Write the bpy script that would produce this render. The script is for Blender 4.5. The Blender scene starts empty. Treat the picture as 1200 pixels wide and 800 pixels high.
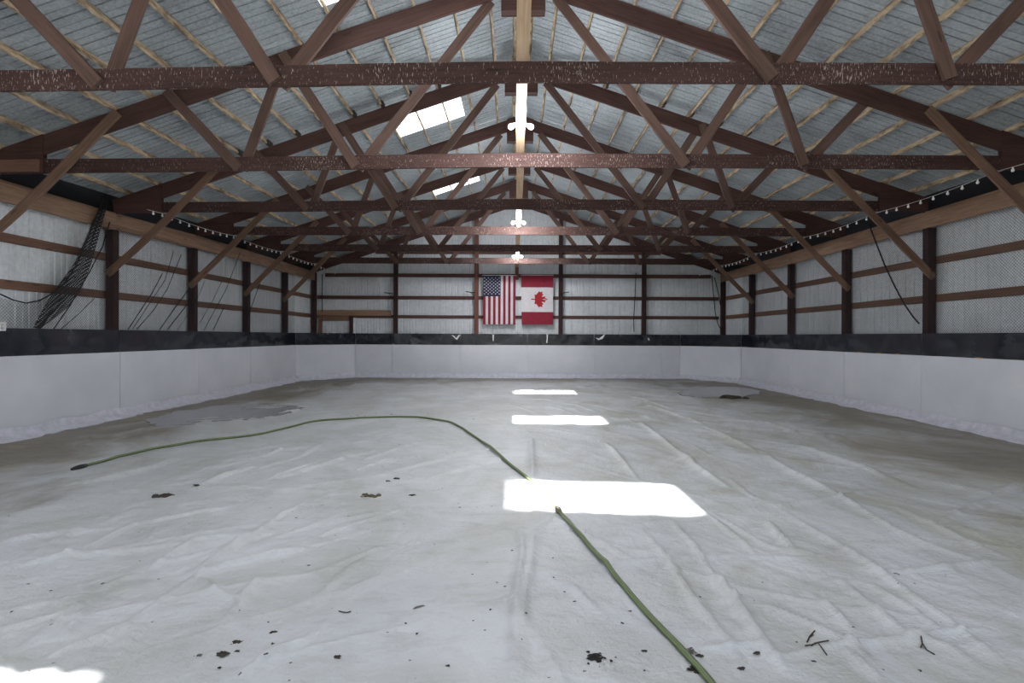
import bpy, math, random
import numpy as np
from mathutils import Vector, Matrix, Quaternion

random.seed(7)
rng = np.random.default_rng(7)
S = bpy.context.scene
C = S.collection

# ------------------------------------------------------------------ constants (metres)
EYE = 1.57          # camera height
F = 606.0           # focal length in pixels of a 1200 px wide frame
VX, VY = 604.0, 394.0
BAY = 2.44          # truss and post spacing
XC = 0.09           # ridge line
XL, XR = -7.54, 7.73   # inner faces of the wall posts
YB = 19.42          # inner face of the back posts
CH_B, CH_T = 3.96, 4.155   # bottom chord
SLOPE = 0.335
TOP0 = EYE + 5.2    # top of the top chords at the ridge
ROOF0 = TOP0 + 0.095
PITCH = 0.2286      # rib pitch of the metal sheets
BOARD_H = 1.24
BAND_H = 1.66


def fl(px, py):
    """a point of the photograph to its place on the floor"""
    y = EYE * F / (py - VY)
    return ((px - VX) * y / F, y)


def sidewall(px, py, X):
    """a point of the photograph to its place (Y, Z) on the side plane X"""
    y = X * F / (px - VX)
    return (y, EYE + (VY - py) * y / F)


def backwall(px, py, Y):
    return ((px - VX) * Y / F, EYE + (VY - py) * Y / F)


# ------------------------------------------------------------------ materials
def newmat(name):
    m = bpy.data.materials.new(name)
    m.use_nodes = True
    nt = m.node_tree
    b = nt.nodes['Principled BSDF']
    return m, nt, b


def N(nt, t, **kw):
    n = nt.nodes.new(t)
    for k, v in kw.items():
        setattr(n, k, v)
    return n


def ramp(nt, fac, stops):
    r = N(nt, 'ShaderNodeValToRGB')
    el = r.color_ramp.elements
    while len(el) > 1:
        el.remove(el[-1])
    el[0].position = stops[0][0]
    el[0].color = (*stops[0][1], 1)
    for p, c in stops[1:]:
        e = el.new(p)
        e.color = (*c, 1)
    nt.links.new(fac, r.inputs[0])
    return r.outputs[0]


def noise(nt, vec, scale, detail=4, rough=0.6, dist=0.0):
    n = N(nt, 'ShaderNodeTexNoise')
    n.inputs['Scale'].default_value = scale
    n.inputs['Detail'].default_value = detail
    n.inputs['Roughness'].default_value = rough
    n.inputs['Distortion'].default_value = dist
    if vec is not None:
        nt.links.new(vec, n.inputs['Vector'])
    return n.outputs['Fac']


def mapping(nt, vec, scale=(1, 1, 1), loc=(0, 0, 0)):
    mp = N(nt, 'ShaderNodeMapping')
    mp.inputs['Scale'].default_value = scale
    mp.inputs['Location'].default_value = loc
    nt.links.new(vec, mp.inputs['Vector'])
    return mp.outputs[0]


def mixc(nt, fac, a, b):
    m = N(nt, 'ShaderNodeMix', data_type='RGBA')
    for s, v in ((0, fac), (6, a), (7, b)):
        if isinstance(v, (int, float)):
            m.inputs[s].default_value = v
        elif isinstance(v, tuple):
            m.inputs[s].default_value = (*v, 1)
        else:
            nt.links.new(v, m.inputs[s])
    return m.outputs[2]


def mth(nt, op, a, b=None, c=None, clamp=False):
    m = N(nt, 'ShaderNodeMath', operation=op, use_clamp=clamp)
    for i, v in enumerate((a, b, c)):
        if v is None:
            continue
        if isinstance(v, (int, float)):
            m.inputs[i].default_value = v
        else:
            nt.links.new(v, m.inputs[i])
    return m.outputs[0]


def bump(nt, b, h, strength=0.3, dist=0.01):
    n = N(nt, 'ShaderNodeBump')
    n.inputs['Strength'].default_value = strength
    n.inputs['Distance'].default_value = dist
    nt.links.new(h, n.inputs['Height'])
    nt.links.new(n.outputs[0], b.inputs['Normal'])


def wood(name, dark, light, rough=0.75, drops=0.0, knots=True, blot=0.0):
    m, nt, b = newmat(name)
    dark, light = tuple(c * 1.2 for c in dark), tuple(c * 1.25 for c in light)
    uv = N(nt, 'ShaderNodeUVMap').outputs[0]
    oi = N(nt, 'ShaderNodeObjectInfo')
    ad = N(nt, 'ShaderNodeVectorMath', operation='ADD')
    sc = N(nt, 'ShaderNodeVectorMath', operation='SCALE')
    cv = N(nt, 'ShaderNodeCombineXYZ')
    for i in range(3):
        nt.links.new(oi.outputs['Random'], cv.inputs[i])
    nt.links.new(cv.outputs[0], sc.inputs[0])
    sc.inputs['Scale'].default_value = 37.0
    nt.links.new(uv, ad.inputs[0])
    nt.links.new(sc.outputs[0], ad.inputs[1])
    v = ad.outputs[0]
    grain = noise(nt, mapping(nt, v, (1.6, 38, 1)), 1.0, 5, 0.65, 0.6)
    big = noise(nt, mapping(nt, v, (0.9, 3, 1)), 1.0, 3)
    f = mth(nt, 'MULTIPLY_ADD', grain, 0.6, mth(nt, 'MULTIPLY', big, 0.45))
    col = ramp(nt, f, [(0.32, dark), (0.72, light)])
    if blot:
        bl = noise(nt, mapping(nt, v, (3.2, 9, 1)), 1.0, 4, 0.7)
        f = mth(nt, 'MULTIPLY_ADD', bl, 1.1, mth(nt, 'MULTIPLY_ADD', f, 0.5, -0.28))
        col = ramp(nt, f, [(0.38, dark), (0.62, light)])
    if knots:
        vo = N(nt, 'ShaderNodeTexVoronoi', feature='F1')
        vo.inputs['Scale'].default_value = 1.0
        nt.links.new(mapping(nt, v, (1.3, 6, 1)), vo.inputs['Vector'])
        k = mth(nt, 'LESS_THAN', vo.outputs['Distance'], 0.09)
        col = mixc(nt, mth(nt, 'MULTIPLY', k, 0.6), col, tuple(c * 0.5 for c in dark))
    if drops > 0:
        a = noise(nt, mapping(nt, v, (95, 19, 1)), 1.0, 3, 0.65)
        dens = noise(nt, mapping(nt, v, (1.1, 0.5, 1), (5, 3, 0)), 1.0, 2)
        th = mth(nt, 'MULTIPLY_ADD', dens, -0.24, 0.75)
        d = mth(nt, 'GREATER_THAN', a, th)
        col = mixc(nt, mth(nt, 'MULTIPLY', d, 0.62), col, (0.44, 0.38, 0.35))
    nt.links.new(col, b.inputs['Base Color'])
    b.inputs['Roughness'].default_value = rough
    b.inputs['Specular IOR Level'].default_value = 0.25
    bump(nt, b, grain, 0.25, 0.004)
    return m


def plain(name, col, rough=0.6, metal=0.0, var=0.12, scale=8.0, bmp=0.0, spec=0.4):
    m, nt, b = newmat(name)
    tc = N(nt, 'ShaderNodeTexCoord').outputs['Object']
    f = noise(nt, tc, scale, 4)
    c = ramp(nt, f, [(0.3, tuple(x * (1 - var) for x in col)), (0.7, tuple(min(1, x * (1 + var)) for x in col))])
    nt.links.new(c, b.inputs['Base Color'])
    b.inputs['Roughness'].default_value = rough
    b.inputs['Metallic'].default_value = metal
    b.inputs['Specular IOR Level'].default_value = spec
    if bmp:
        bump(nt, b, f, bmp, 0.01)
    return m


M = {}
M['chord'] = wood('chord_wood', (0.020, 0.010, 0.009), (0.062, 0.032, 0.027), drops=1.0)
M['rafter'] = wood('rafter_wood', (0.030, 0.015, 0.013), (0.085, 0.045, 0.037))
M['web'] = wood('web_wood', (0.038, 0.022, 0.018), (0.115, 0.070, 0.055))
M['brace'] = wood('brace_wood', (0.075, 0.043, 0.031), (0.20, 0.125, 0.085))
M['header'] = wood('header_wood', (0.12, 0.070, 0.046), (0.29, 0.185, 0.125))
M['girt'] = wood('girt_wood', (0.085, 0.045, 0.032), (0.19, 0.108, 0.075))
M['darkgirt'] = wood('dark_girt_wood', (0.045, 0.025, 0.021), (0.10, 0.055, 0.044))
M['post'] = wood('post_wood', (0.018, 0.009, 0.010), (0.05, 0.024, 0.023))
M['redpost'] = wood('red_post_wood', (0.08, 0.034, 0.026), (0.16, 0.07, 0.05))
M['purlin'] = wood('purlin_wood', (0.12, 0.085, 0.055), (0.44, 0.345, 0.235), blot=1.0)
M['tanboard'] = wood('tan_board', (0.30, 0.20, 0.12), (0.52, 0.39, 0.27))
M['shim'] = wood('orange_shim_wood', (0.30, 0.16, 0.06), (0.5, 0.30, 0.12))
M['cleat'] = plain('cleat_wood', (0.05, 0.045, 0.04), 0.8)


def ribbed_metal(name, col, metal, rough, spangle):
    m, nt, b = newmat(name)
    tc = N(nt, 'ShaderNodeTexCoord').outputs['Object']
    n1 = noise(nt, tc, 0.8, 4, 0.6)
    n2 = noise(nt, tc, spangle, 3, 0.7)
    f = mth(nt, 'MULTIPLY_ADD', n1, 0.5, mth(nt, 'MULTIPLY', n2, 0.5))
    c = ramp(nt, f, [(0.36, tuple(x * (0.62 if spangle > 20 else 0.82) for x in col)), (0.64, tuple(min(1, x * (1.3 if spangle > 20 else 1.12)) for x in col))])
    nt.links.new(c, b.inputs['Base Color'])
    b.inputs['Metallic'].default_value = metal
    nt.links.new(mth(nt, 'MULTIPLY_ADD', n2, 0.2, rough - 0.1), b.inputs['Roughness'])
    return m


M['roof'] = ribbed_metal('galvanised_sheet', (0.365, 0.41, 0.435), 0.25, 0.58, 26.0)
M['wall'] = ribbed_metal('painted_wall_sheet', (0.62, 0.65, 0.68), 0.0, 0.5, 12.0)


def make_panel_white():
    m, nt, b = newmat('white_board_plastic')
    tc = N(nt, 'ShaderNodeTexCoord').outputs['Object']
    n1 = noise(nt, tc, 0.9, 3)
    sm = noise(nt, mapping(nt, tc, (1, 1, 3)), 6.0, 5, 0.7)
    c = ramp(nt, n1, [(0.3, (0.64, 0.65, 0.72)), (0.7, (0.74, 0.75, 0.81))])
    c = mixc(nt, mth(nt, 'MULTIPLY', mth(nt, 'GREATER_THAN', sm, 0.69), 0.3), c, (0.42, 0.42, 0.45))
    nt.links.new(c, b.inputs['Base Color'])
    b.inputs['Roughness'].default_value = 0.09
    b.inputs['Specular IOR Level'].default_value = 0.5
    bump(nt, b, noise(nt, mapping(nt, tc, (1, 1, 0.6)), 1.1, 1, 0.4), 0.6, 0.03)
    return m


def make_panel_black():
    m, nt, b = newmat('black_band_plastic')
    tc = N(nt, 'ShaderNodeTexCoord').outputs['Object']
    n1 = noise(nt, tc, 2.5, 5, 0.65)
    c = ramp(nt, n1, [(0.35, (0.006, 0.007, 0.012)), (0.75, (0.020, 0.022, 0.034))])
    nt.links.new(c, b.inputs['Base Color'])
    nt.links.new(mth(nt, 'MULTIPLY_ADD', n1, 0.25, 0.08), b.inputs['Roughness'])
    b.inputs['Specular IOR Level'].default_value = 0.5
    bump(nt, b, noise(nt, tc, 2.2, 1, 0.4), 0.8, 0.05)
    return m


M['board'] = make_panel_white()
M['band'] = make_panel_black()
M['blackstrip'] = plain('black_eave_strip', (0.012, 0.013, 0.017), 0.7)


def make_liner():
    m, nt, b = newmat('white_liner_plastic')
    tc = N(nt, 'ShaderNodeTexCoord').outputs['Object']
    sep = N(nt, 'ShaderNodeSeparateXYZ')
    nt.links.new(tc, sep.inputs[0])
    x, y = sep.outputs[0], sep.outputs[1]
    dl = mth(nt, 'ADD', x, 7.5)
    dr = mth(nt, 'SUBTRACT', 7.69, x)
    db = mth(nt, 'SUBTRACT', 19.4, y)
    warp = noise(nt, mapping(nt, tc, (0.55, 0.35, 1)), 1.0, 6, 0.62, 0.8)
    warp2 = noise(nt, mapping(nt, tc, (0.9, 0.6, 1), (13, 4, 0)), 1.0, 7, 0.68, 1.2)
    fine = noise(nt, mapping(nt, tc, (1.6, 5.5, 1), (3, 8, 0)), 1.0, 7, 0.72, 1.5)
    # brownish silt that has settled near the boards
    wl = mth(nt, 'MULTIPLY_ADD', warp, 6.5, -0.55)
    el = mth(nt, 'DIVIDE', mth(nt, 'SUBTRACT', wl, dl), 1.3, clamp=True)
    er = mth(nt, 'DIVIDE', mth(nt, 'SUBTRACT', mth(nt, 'MULTIPLY_ADD', warp, 9.5, -1.5), dr), 2.2, clamp=True)
    eb = mth(nt, 'DIVIDE', mth(nt, 'SUBTRACT', mth(nt, 'MULTIPLY_ADD', warp, 5.6, -0.2), db), 2.0, clamp=True)
    edge = mth(nt, 'MAXIMUM', mth(nt, 'MAXIMUM', el, er), eb)
    silt = mth(nt, 'MULTIPLY', edge, mth(nt, 'MULTIPLY_ADD', warp2, 1.1, mth(nt, 'MULTIPLY_ADD', fine, 1.3, -0.2)), clamp=True)
    base = ramp(nt, noise(nt, tc, 0.7, 5, 0.6), [(0.3, (0.54, 0.555, 0.575)), (0.7, (0.68, 0.695, 0.715))])
    # faint grey-yellow film in patches
    film = mth(nt, 'MULTIPLY', ramp(nt, warp2, [(0.42, (0, 0, 0)), (0.66, (1, 1, 1))]), mth(nt, 'MULTIPLY_ADD', mth(nt, 'DIVIDE', mth(nt, 'SUBTRACT', x, 0.3), 2.5, clamp=True), 0.45, 0.45))
    base = mixc(nt, film, base, (0.385, 0.375, 0.31))
    siltcol = ramp(nt, mth(nt, 'MULTIPLY_ADD', fine, 0.6, mth(nt, 'MULTIPLY', warp2, 0.4)), [(0.34, (0.13, 0.105, 0.072)), (0.66, (0.36, 0.32, 0.25))])
    col = mixc(nt, mth(nt, 'MULTIPLY', silt, 0.95), base, siltcol)
    # specks of dirt
    sp = noise(nt, tc, 24.0, 2, 0.5)
    spd = noise(nt, tc, 1.3, 2)
    sf = mth(nt, 'GREATER_THAN', sp, mth(nt, 'MULTIPLY_ADD', spd, -0.16, 0.85))
    col = mixc(nt, mth(nt, 'MULTIPLY', sf, 0.8), col, (0.07, 0.06, 0.05))
    sm = noise(nt, mapping(nt, tc, (2.2, 7, 1)), 1.0, 6, 0.72)
    smf = ramp(nt, sm, [(0.52, (0, 0, 0)), (0.68, (1, 1, 1))])
    col = mixc(nt, mth(nt, 'MULTIPLY', smf, 0.34), col, (0.33, 0.32, 0.30))
    nt.links.new(col, b.inputs['Base Color'])
    b.inputs['Roughness'].default_value = 0.5
    b.inputs['Specular IOR Level'].default_value = 0.35
    h = mth(nt, 'MULTIPLY_ADD', noise(nt, mapping(nt, tc, (3, 9, 1)), 1.0, 6, 0.65, 1.0), 1.0, noise(nt, tc, 30.0, 3))
    bump(nt, b, h, 0.6, 0.016)
    return m


M['liner'] = make_liner()
M['skirt'] = plain('liner_edge_plastic', (0.66, 0.66, 0.74), 0.45, var=0.15, scale=9, bmp=0.15)
M['ground'] = plain('gravel_ground', (0.13, 0.125, 0.11), 0.9, scale=4)
M['slab'] = plain('packed_earth', (0.25, 0.22, 0.18), 0.9)


def make_puddle():
    m, nt, b = newmat('shallow_water')
    b.inputs['Base Color'].default_value = (0.36, 0.36, 0.38, 1)
    b.inputs['Roughness'].default_value = 0.16
    b.inputs['Specular IOR Level'].default_value = 0.6
    tc = N(nt, 'ShaderNodeTexCoord').outputs['Object']
    c = ramp(nt, noise(nt, tc, 0.8, 4), [(0.3, (0.17, 0.165, 0.165)), (0.7, (0.26, 0.255, 0.265))])
    nt.links.new(c, b.inputs['Base Color'])
    return m


M['puddle'] = make_puddle()


def make_hose():
    m, nt, b = newmat('green_hose_rubber')
    uv = N(nt, 'ShaderNodeUVMap').outputs[0]
    sep = N(nt, 'ShaderNodeSeparateXYZ')
    nt.links.new(uv, sep.inputs[0])
    s = mth(nt, 'SINE', mth(nt, 'MULTIPLY', sep.outputs[1], 18.85))
    c = mixc(nt, mth(nt, 'GREATER_THAN', s, 0.75), (0.095, 0.145, 0.05), (0.23, 0.29, 0.13))
    d = noise(nt, mapping(nt, uv, (3, 2, 1)), 2.0, 4)
    c = mixc(nt, mth(nt, 'MULTIPLY', d, 0.4), c, (0.09, 0.10, 0.045))
    nt.links.new(c, b.inputs['Base Color'])
    b.inputs['Roughness'].default_value = 0.45
    return m


M['hose'] = make_hose()
M['brass'] = plain('dull_brass', (0.30, 0.27, 0.20), 0.4, metal=0.7)
M['blackrubber'] = plain('black_rubber', (0.02, 0.02, 0.02), 0.6)
M['leaf'] = plain('rotted_leaf', (0.05, 0.042, 0.032), 0.8, var=0.4, scale=60)
M['greyleaf'] = plain('grey_leaf', (0.16, 0.15, 0.135), 0.8, var=0.4, scale=60)
M['oliveleaf'] = plain('olive_leaf', (0.12, 0.10, 0.06), 0.8, var=0.4, scale=60)
M['dirt'] = plain('wet_dirt', (0.022, 0.018, 0.015), 0.7, var=0.4, scale=50)
M['rope'] = plain('black_rope', (0.014, 0.014, 0.017), 0.8)
M['wire'] = plain('pale_wire', (0.55, 0.53, 0.50), 0.5)
M['whitebulb'] = plain('white_glass_bulb', (0.85, 0.85, 0.86), 0.2)
M['whiteplastic'] = plain('white_plastic', (0.75, 0.75, 0.76), 0.4)
M['greyplastic'] = plain('grey_switch_plastic', (0.45, 0.45, 0.46), 0.4)
M['tape'] = plain('white_tape', (0.8, 0.8, 0.8), 0.5)
M['redcloth'] = plain('red_flag_cloth', (0.23, 0.013, 0.032), 0.8)
M['leafred'] = plain('scarlet_flag_cloth', (0.36, 0.016, 0.022), 0.8)
M['whitecloth'] = plain('white_flag_cloth', (0.62, 0.60, 0.62), 0.8, var=0.05)
M['navycloth'] = plain('navy_flag_cloth', (0.022, 0.028, 0.065), 0.8)
M['iron'] = plain('dark_iron', (0.02, 0.02, 0.022), 0.5, metal=0.5)


def make_bulb():
    m, nt, b = newmat('lit_bulb_glass')
    b.inputs['Base Color'].default_value = (0.95, 0.95, 0.95, 1)
    b.inputs['Emission Color'].default_value = (0.97, 0.98, 1.0, 1)
    b.inputs['Emission Strength'].default_value = LAMP
    return m


def make_skylight():
    m, nt, b = newmat('clear_roof_sheet')
    out = nt.nodes['Material Output']
    tr = N(nt, 'ShaderNodeBsdfTransparent')
    tr.inputs[0].default_value = (0.96, 0.98, 1, 1)
    tl = N(nt, 'ShaderNodeBsdfTranslucent')
    tl.inputs[0].default_value = (0.85, 0.9, 0.95, 1)
    gl = N(nt, 'ShaderNodeBsdfGlossy')
    gl.inputs['Roughness'].default_value = 0.15
    m1 = N(nt, 'ShaderNodeMixShader')
    m1.inputs[0].default_value = 0.22
    nt.links.new(tr.outputs[0], m1.inputs[1])
    nt.links.new(tl.outputs[0], m1.inputs[2])
    m2 = N(nt, 'ShaderNodeMixShader')
    m2.inputs[0].default_value = 0.05
    nt.links.new(m1.outputs[0], m2.inputs[1])
    nt.links.new(gl.outputs[0], m2.inputs[2])
    nt.links.new(m2.outputs[0], out.inputs[0])
    return m


def make_net(name, cell, line, plane='YZ'):
    m, nt, b = newmat(name)
    out = nt.nodes['Material Output']
    uv = N(nt, 'ShaderNodeUVMap').outputs[0]
    sep = N(nt, 'ShaderNodeSeparateXYZ')
    nt.links.new(uv, sep.inputs[0])
    u, v = sep.outputs[0], sep.outputs[1]
    a = mth(nt, 'FRACT', mth(nt, 'DIVIDE', mth(nt, 'ADD', u, v), cell))
    c = mth(nt, 'FRACT', mth(nt, 'DIVIDE', mth(nt, 'SUBTRACT', u, v), cell))
    f = mth(nt, 'MAXIMUM', mth(nt, 'LESS_THAN', a, line), mth(nt, 'LESS_THAN', c, line))
    b.inputs['Base Color'].default_value = (0.012, 0.012, 0.015, 1)
    b.inputs['Roughness'].default_value = 0.8
    tr = N(nt, 'ShaderNodeBsdfTransparent')
    mx = N(nt, 'ShaderNodeMixShader')
    nt.links.new(f, mx.inputs[0])
    nt.links.new(tr.outputs[0], mx.inputs[1])
    nt.links.new(b.outputs[0], mx.inputs[2])
    nt.links.new(mx.outputs[0], out.inputs[0])
    return m


LAMP = 1900.0
M['bulb'] = make_bulb()
M['skylight'] = make_skylight()
M['net'] = make_net('black_netting', 0.05, 0.115)
M['densenet'] = make_net('gathered_netting', 0.045, 0.55)

# ------------------------------------------------------------------ mesh helpers


class MB:
    def __init__(self):
        self.v, self.f, self.uv, self.mi, self.sm = [], [], [], [], []

    def add(self, verts, faces, uvs=None, mi=0, smooth=False):
        o = len(self.v)
        self.v += [tuple(p) for p in verts]
        for i, fc in enumerate(faces):
            self.f.append(tuple(k + o for k in fc))
            self.uv.append(uvs[i] if uvs else [(self.v[k + o][0] + self.v[k + o][1], self.v[k + o][2]) for k in fc])
            self.mi.append(mi)
            self.sm.append(smooth)

    def lumber(self, p0, p1, w, h, wdir, ch=0.004, warp=0.0, mi=0):
        """a sawn timber: chamfered edges, slightly out of true; w lies along wdir"""
        p0, p1 = Vector(p0), Vector(p1)
        d = p1 - p0
        L = d.length
        d.normalize()
        wd = Vector(wdir)
        wd = (wd - d * wd.dot(d)).normalized()
        hd = d.cross(wd).normalized()
        n = max(1, min(24, int(L / 0.6)))
        a, b = w / 2, h / 2
        prof = [(-a + ch, -b), (a - ch, -b), (a, -b + ch), (a, b - ch), (a - ch, b), (-a + ch, b), (-a, b - ch), (-a, -b + ch)]
        per = [0.0]
        for i in range(8):
            q, r = prof[i], prof[(i + 1) % 8]
            per.append(per[-1] + math.hypot(r[0] - q[0], r[1] - q[1]))
        uo, vo = random.uniform(0, 50), random.uniform(0, 50)
        verts = []
        ph = random.uniform(0, 6)
        for k in range(n + 1):
            t = k / n
            off = hd * (warp * math.sin(t * 5.1 + ph)) + wd * (warp * 0.6 * math.sin(t * 4.3 + ph * 2))
            if k in (0, n):
                off *= 0
            for q in prof:
                verts.append(p0 + d * (L * t) + wd * q[0] + hd * q[1] + off)
        faces, uvs = [], []
        for k in range(n):
            for i in range(8):
                j = (i + 1) % 8
                faces.append((k * 8 + i, k * 8 + j, k * 8 + 8 + j, k * 8 + 8 + i))
                u0, u1 = uo + L * k / n, uo + L * (k + 1) / n
                uvs.append([(u0, vo + per[i]), (u0, vo + per[i + 1]), (u1, vo + per[i + 1]), (u1, vo + per[i])])
        faces.append(tuple(range(7, -1, -1)))
        uvs.append([(uo + q[0] * 0.3, vo + q[1]) for q in reversed(prof)])
        faces.append(tuple(n * 8 + i for i in range(8)))
        uvs.append([(uo + q[0] * 0.3, vo + q[1]) for q in prof])
        self.add(verts, faces, uvs, mi)
        return self

    def box(self, c, s, ch=0.004, mi=0):
        x, y, z = c
        return self.lumber((x - s[0] / 2, y, z), (x + s[0] / 2, y, z), s[1], s[2], (0, 1, 0), min(ch, min(s) * 0.2), mi=mi)

    def prism(self, outline, y0, y1, mi=0):
        """outline in (x, z), extruded in y"""
        n = len(outline)
        v = [(x, y0, z) for x, z in outline] + [(x, y1, z) for x, z in outline]
        f = [tuple(range(n)), tuple(range(2 * n - 1, n - 1, -1))] + [(i, i + n, (i + 1) % n + n, (i + 1) % n) for i in range(n)]
        self.add(v, f, None, mi)
        return self

    def tube(self, pts, r, seg=8, mi=0, closed_caps=True, flat=1.0):
        pts = [Vector(p) for p in pts]
        n = len(pts)
        rr = r if isinstance(r, (list, tuple)) else [r] * n
        verts, faces, uvs = [], [], []
        L = 0.0
        up0 = None
        Ls = []
        for i in range(n):
            t = (pts[min(i + 1, n - 1)] - pts[max(i - 1, 0)]).normalized()
            if up0 is None:
                up0 = Vector((0, 0, 1)) if abs(t.z) < 0.9 else Vector((1, 0, 0))
            side = t.cross(up0)
            if side.length < 1e-5:
                side = t.cross(Vector((0, 1, 0)))
            side.normalize()
            up = side.cross(t).normalized()
            up0 = up
            if i:
                L += (pts[i] - pts[i - 1]).length
            Ls.append(L)
            for k in range(seg):
                a = 2 * math.pi * k / seg
                verts.append(pts[i] + side * (math.cos(a) * rr[i]) + up * (math.sin(a) * rr[i] * flat))
        for i in range(n - 1):
            for k in range(seg):
                j = (k + 1) % seg
                faces.append((i * seg + k, i * seg + j, (i + 1) * seg + j, (i + 1) * seg + k))
                uvs.append([(Ls[i], k / seg), (Ls[i], (k + 1) / seg), (Ls[i + 1], (k + 1) / seg), (Ls[i + 1], k / seg)])
        self.add(verts, faces, uvs, mi, True)
        if closed_caps:
            o = len(self.v) - len(verts)
            self.f.append(tuple(o + k for k in range(seg - 1, -1, -1)))
            self.uv.append([(0, 0)] * seg)
            self.f.append(tuple(o + (n - 1) * seg + k for k in range(seg)))
            self.uv.append([(0, 0)] * seg)
            self.mi += [mi, mi]
            self.sm += [False, False]
        return self

    def lathe(self, prof, seg=16, mtx=None, mi=0):
        """prof of (radius, z)"""
        verts, faces = [], []
        for r, z in prof:
            for k in range(seg):
                a = 2 * math.pi * k / seg
                p = Vector((r * math.cos(a), r * math.sin(a), z))
                verts.append(mtx @ p if mtx else p)
        for i in range(len(prof) - 1):
            for k in range(seg):
                j = (k + 1) % seg
                faces.append((i * seg + k, i * seg + j, (i + 1) * seg + j, (i + 1) * seg + k))
        faces.append(tuple(range(seg - 1, -1, -1)))
        faces.append(tuple((len(prof) - 1) * seg + k for k in range(seg)))
        self.add(verts, faces, None, mi, True)
        return self

    def grid(self, P, nu, nv, smooth=True, mi=0, uvf=None, skip=None):
        """P(i, j) for i in 0..nu, j in 0..nv"""
        verts = [P(i, j) for i in range(nu + 1) for j in range(nv + 1)]
        faces, uvs = [], []
        for i in range(nu):
            for j in range(nv):
                if skip and skip(i, j):
                    continue
                q = (i * (nv + 1) + j, (i + 1) * (nv + 1) + j, (i + 1) * (nv + 1) + j + 1, i * (nv + 1) + j + 1)
                faces.append(q)
                if uvf:
                    uvs.append([uvf(verts[k]) for k in q])
        self.add(verts, faces, uvs if uvf else None, mi, smooth)
        return self

    def build(self, name, mat, parent=None, loc=None):
        me = bpy.data.meshes.new(name)
        vs = self.v
        if loc is not None:
            l = loc
            vs = [(p[0] - l[0], p[1] - l[1], p[2] - l[2]) for p in vs]
        me.from_pydata(vs, [], self.f)
        uvl = me.uv_layers.new(name='UVMap')
        flat = []
        for q in self.uv:
            for c in q:
                flat += (c[0], c[1])
        uvl.data.foreach_set('uv', flat)
        mats = mat if isinstance(mat, (list, tuple)) else [mat]
        for m in mats:
            me.materials.append(m)
        me.polygons.foreach_set('material_index', self.mi)
        me.polygons.foreach_set('use_smooth', self.sm)
        me.update()
        o = bpy.data.objects.new(name, me)
        C.objects.link(o)
        if parent:
            o.parent = parent
        if loc is not None:
            o.location = loc
        return o


def tag(o, label=None, cat=None, group=None, kind=None):
    if label:
        o['label'] = label
    if cat:
        o['category'] = cat
    if group:
        o['group'] = group
    if kind:
        o['kind'] = kind
    return o


def empty(name, loc, label=None, cat=None, group=None, rz=0):
    o = bpy.data.objects.new(name, None)
    o.empty_display_size = 0.1
    C.objects.link(o)
    o.location = loc
    o.rotation_euler = (0, 0, rz)
    return tag(o, label, cat, group)


def copy_tree(o, parent=None):
    c = o.copy()
    C.objects.link(c)
    c.parent = parent
    for ch in [x for x in KIDS.get(o.name, [])]:
        k = copy_tree(ch, c)
        KIDS.setdefault(c.name, []).append(k)
    return c


KIDS = {}


def part(mb, name, mat, parent):
    o = mb.build(name, mat, parent)
    KIDS.setdefault(parent.name, []).append(o)
    return o


def roofz(x):
    return ROOF0 - SLOPE * abs(x - XC)


# ------------------------------------------------------------------ the shell
# unseen ground added outside to bounce light in, earth under the liner
mb = MB()
mb.grid(lambda i, j: (-30 + i * 3, -30 + j * 1.55, -0.06 + 0.015 * math.sin(i * 2.1 + j * 1.3)), 20, 20)
tag(mb.build('ground', M['ground']), 'unseen grey gravel ground added outside the barn to bounce light in', 'ground', kind='structure')
mb = MB()
mb.box((XC, 10.2, -0.06), (15.9, 19.2, 0.08))
tag(mb.build('floor', M['slab']), 'packed earth floor under the white liner', 'floor', kind='structure')


def ribbed(mb, org, across, along, ncol, length, outn, rib=0.02, cols=None, seg=1, holes=None, deep=False):
    """ribbed sheet: columns of one rib pitch; holes(c) -> list of (a, b) kept ranges along the length"""
    org, across, along, outn = Vector(org), Vector(across), Vector(along), Vector(outn)
    prof = [(0, 0), (0.42, 0), (0.45, 0.35), (0.49, 0.35), (0.52, 0), (0.80, 0), (0.86, 1), (0.94, 1), (1.0, 0)]
    if deep:
        prof = [(0, 0), (0.43, 0), (0.45, 0.35), (0.48, 0.35), (0.50, 0), (0.88, 0), (0.895, 1), (0.955, 1), (0.97, 0), (1.0, 0)]
    for c in (cols if cols is not None else range(ncol)):
        L = length(c) if callable(length) else length
        rngs = holes(c) if holes else [(0, L)]
        for (a, b) in rngs:
            verts = []
            for (t, h) in prof:
                base = org + across * ((c + t) * PITCH) + outn * (h * rib)
                la, lb = a, b
                if callable(length) and not holes:
                    lb = length(c + t)
                verts.append(base + along * la)
                verts.append(base + along * lb)
            faces = [(2 * i, 2 * i + 2, 2 * i + 3, 2 * i + 1) for i in range(len(prof) - 1)]
            mb.add(verts, faces)


# roof: two slopes with openings for the clear sheets and an added sun hole
cosr = 1 / math.sqrt(1 + SLOPE ** 2)
sl_len = 8.15 / cosr
SKY = {}      # first column -> (x start from ridge, x end)
for c0 in (26, 46, 67):
    SKY[c0] = (1.23, 2.67)
NC = 87
mb = MB()


def holes_left(c):
    for c0, (a, b) in SKY.items():
        if c0 <= c < c0 + 4:
            return [(0, a / cosr), (b / cosr, sl_len)]
    if 12 <= c < 16:  # extra unseen hole, put in to drop a sun patch on the floor
        return [(0, 4.29 / cosr), (6.4 / cosr, sl_len)]
    return [(0, sl_len)]


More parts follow.
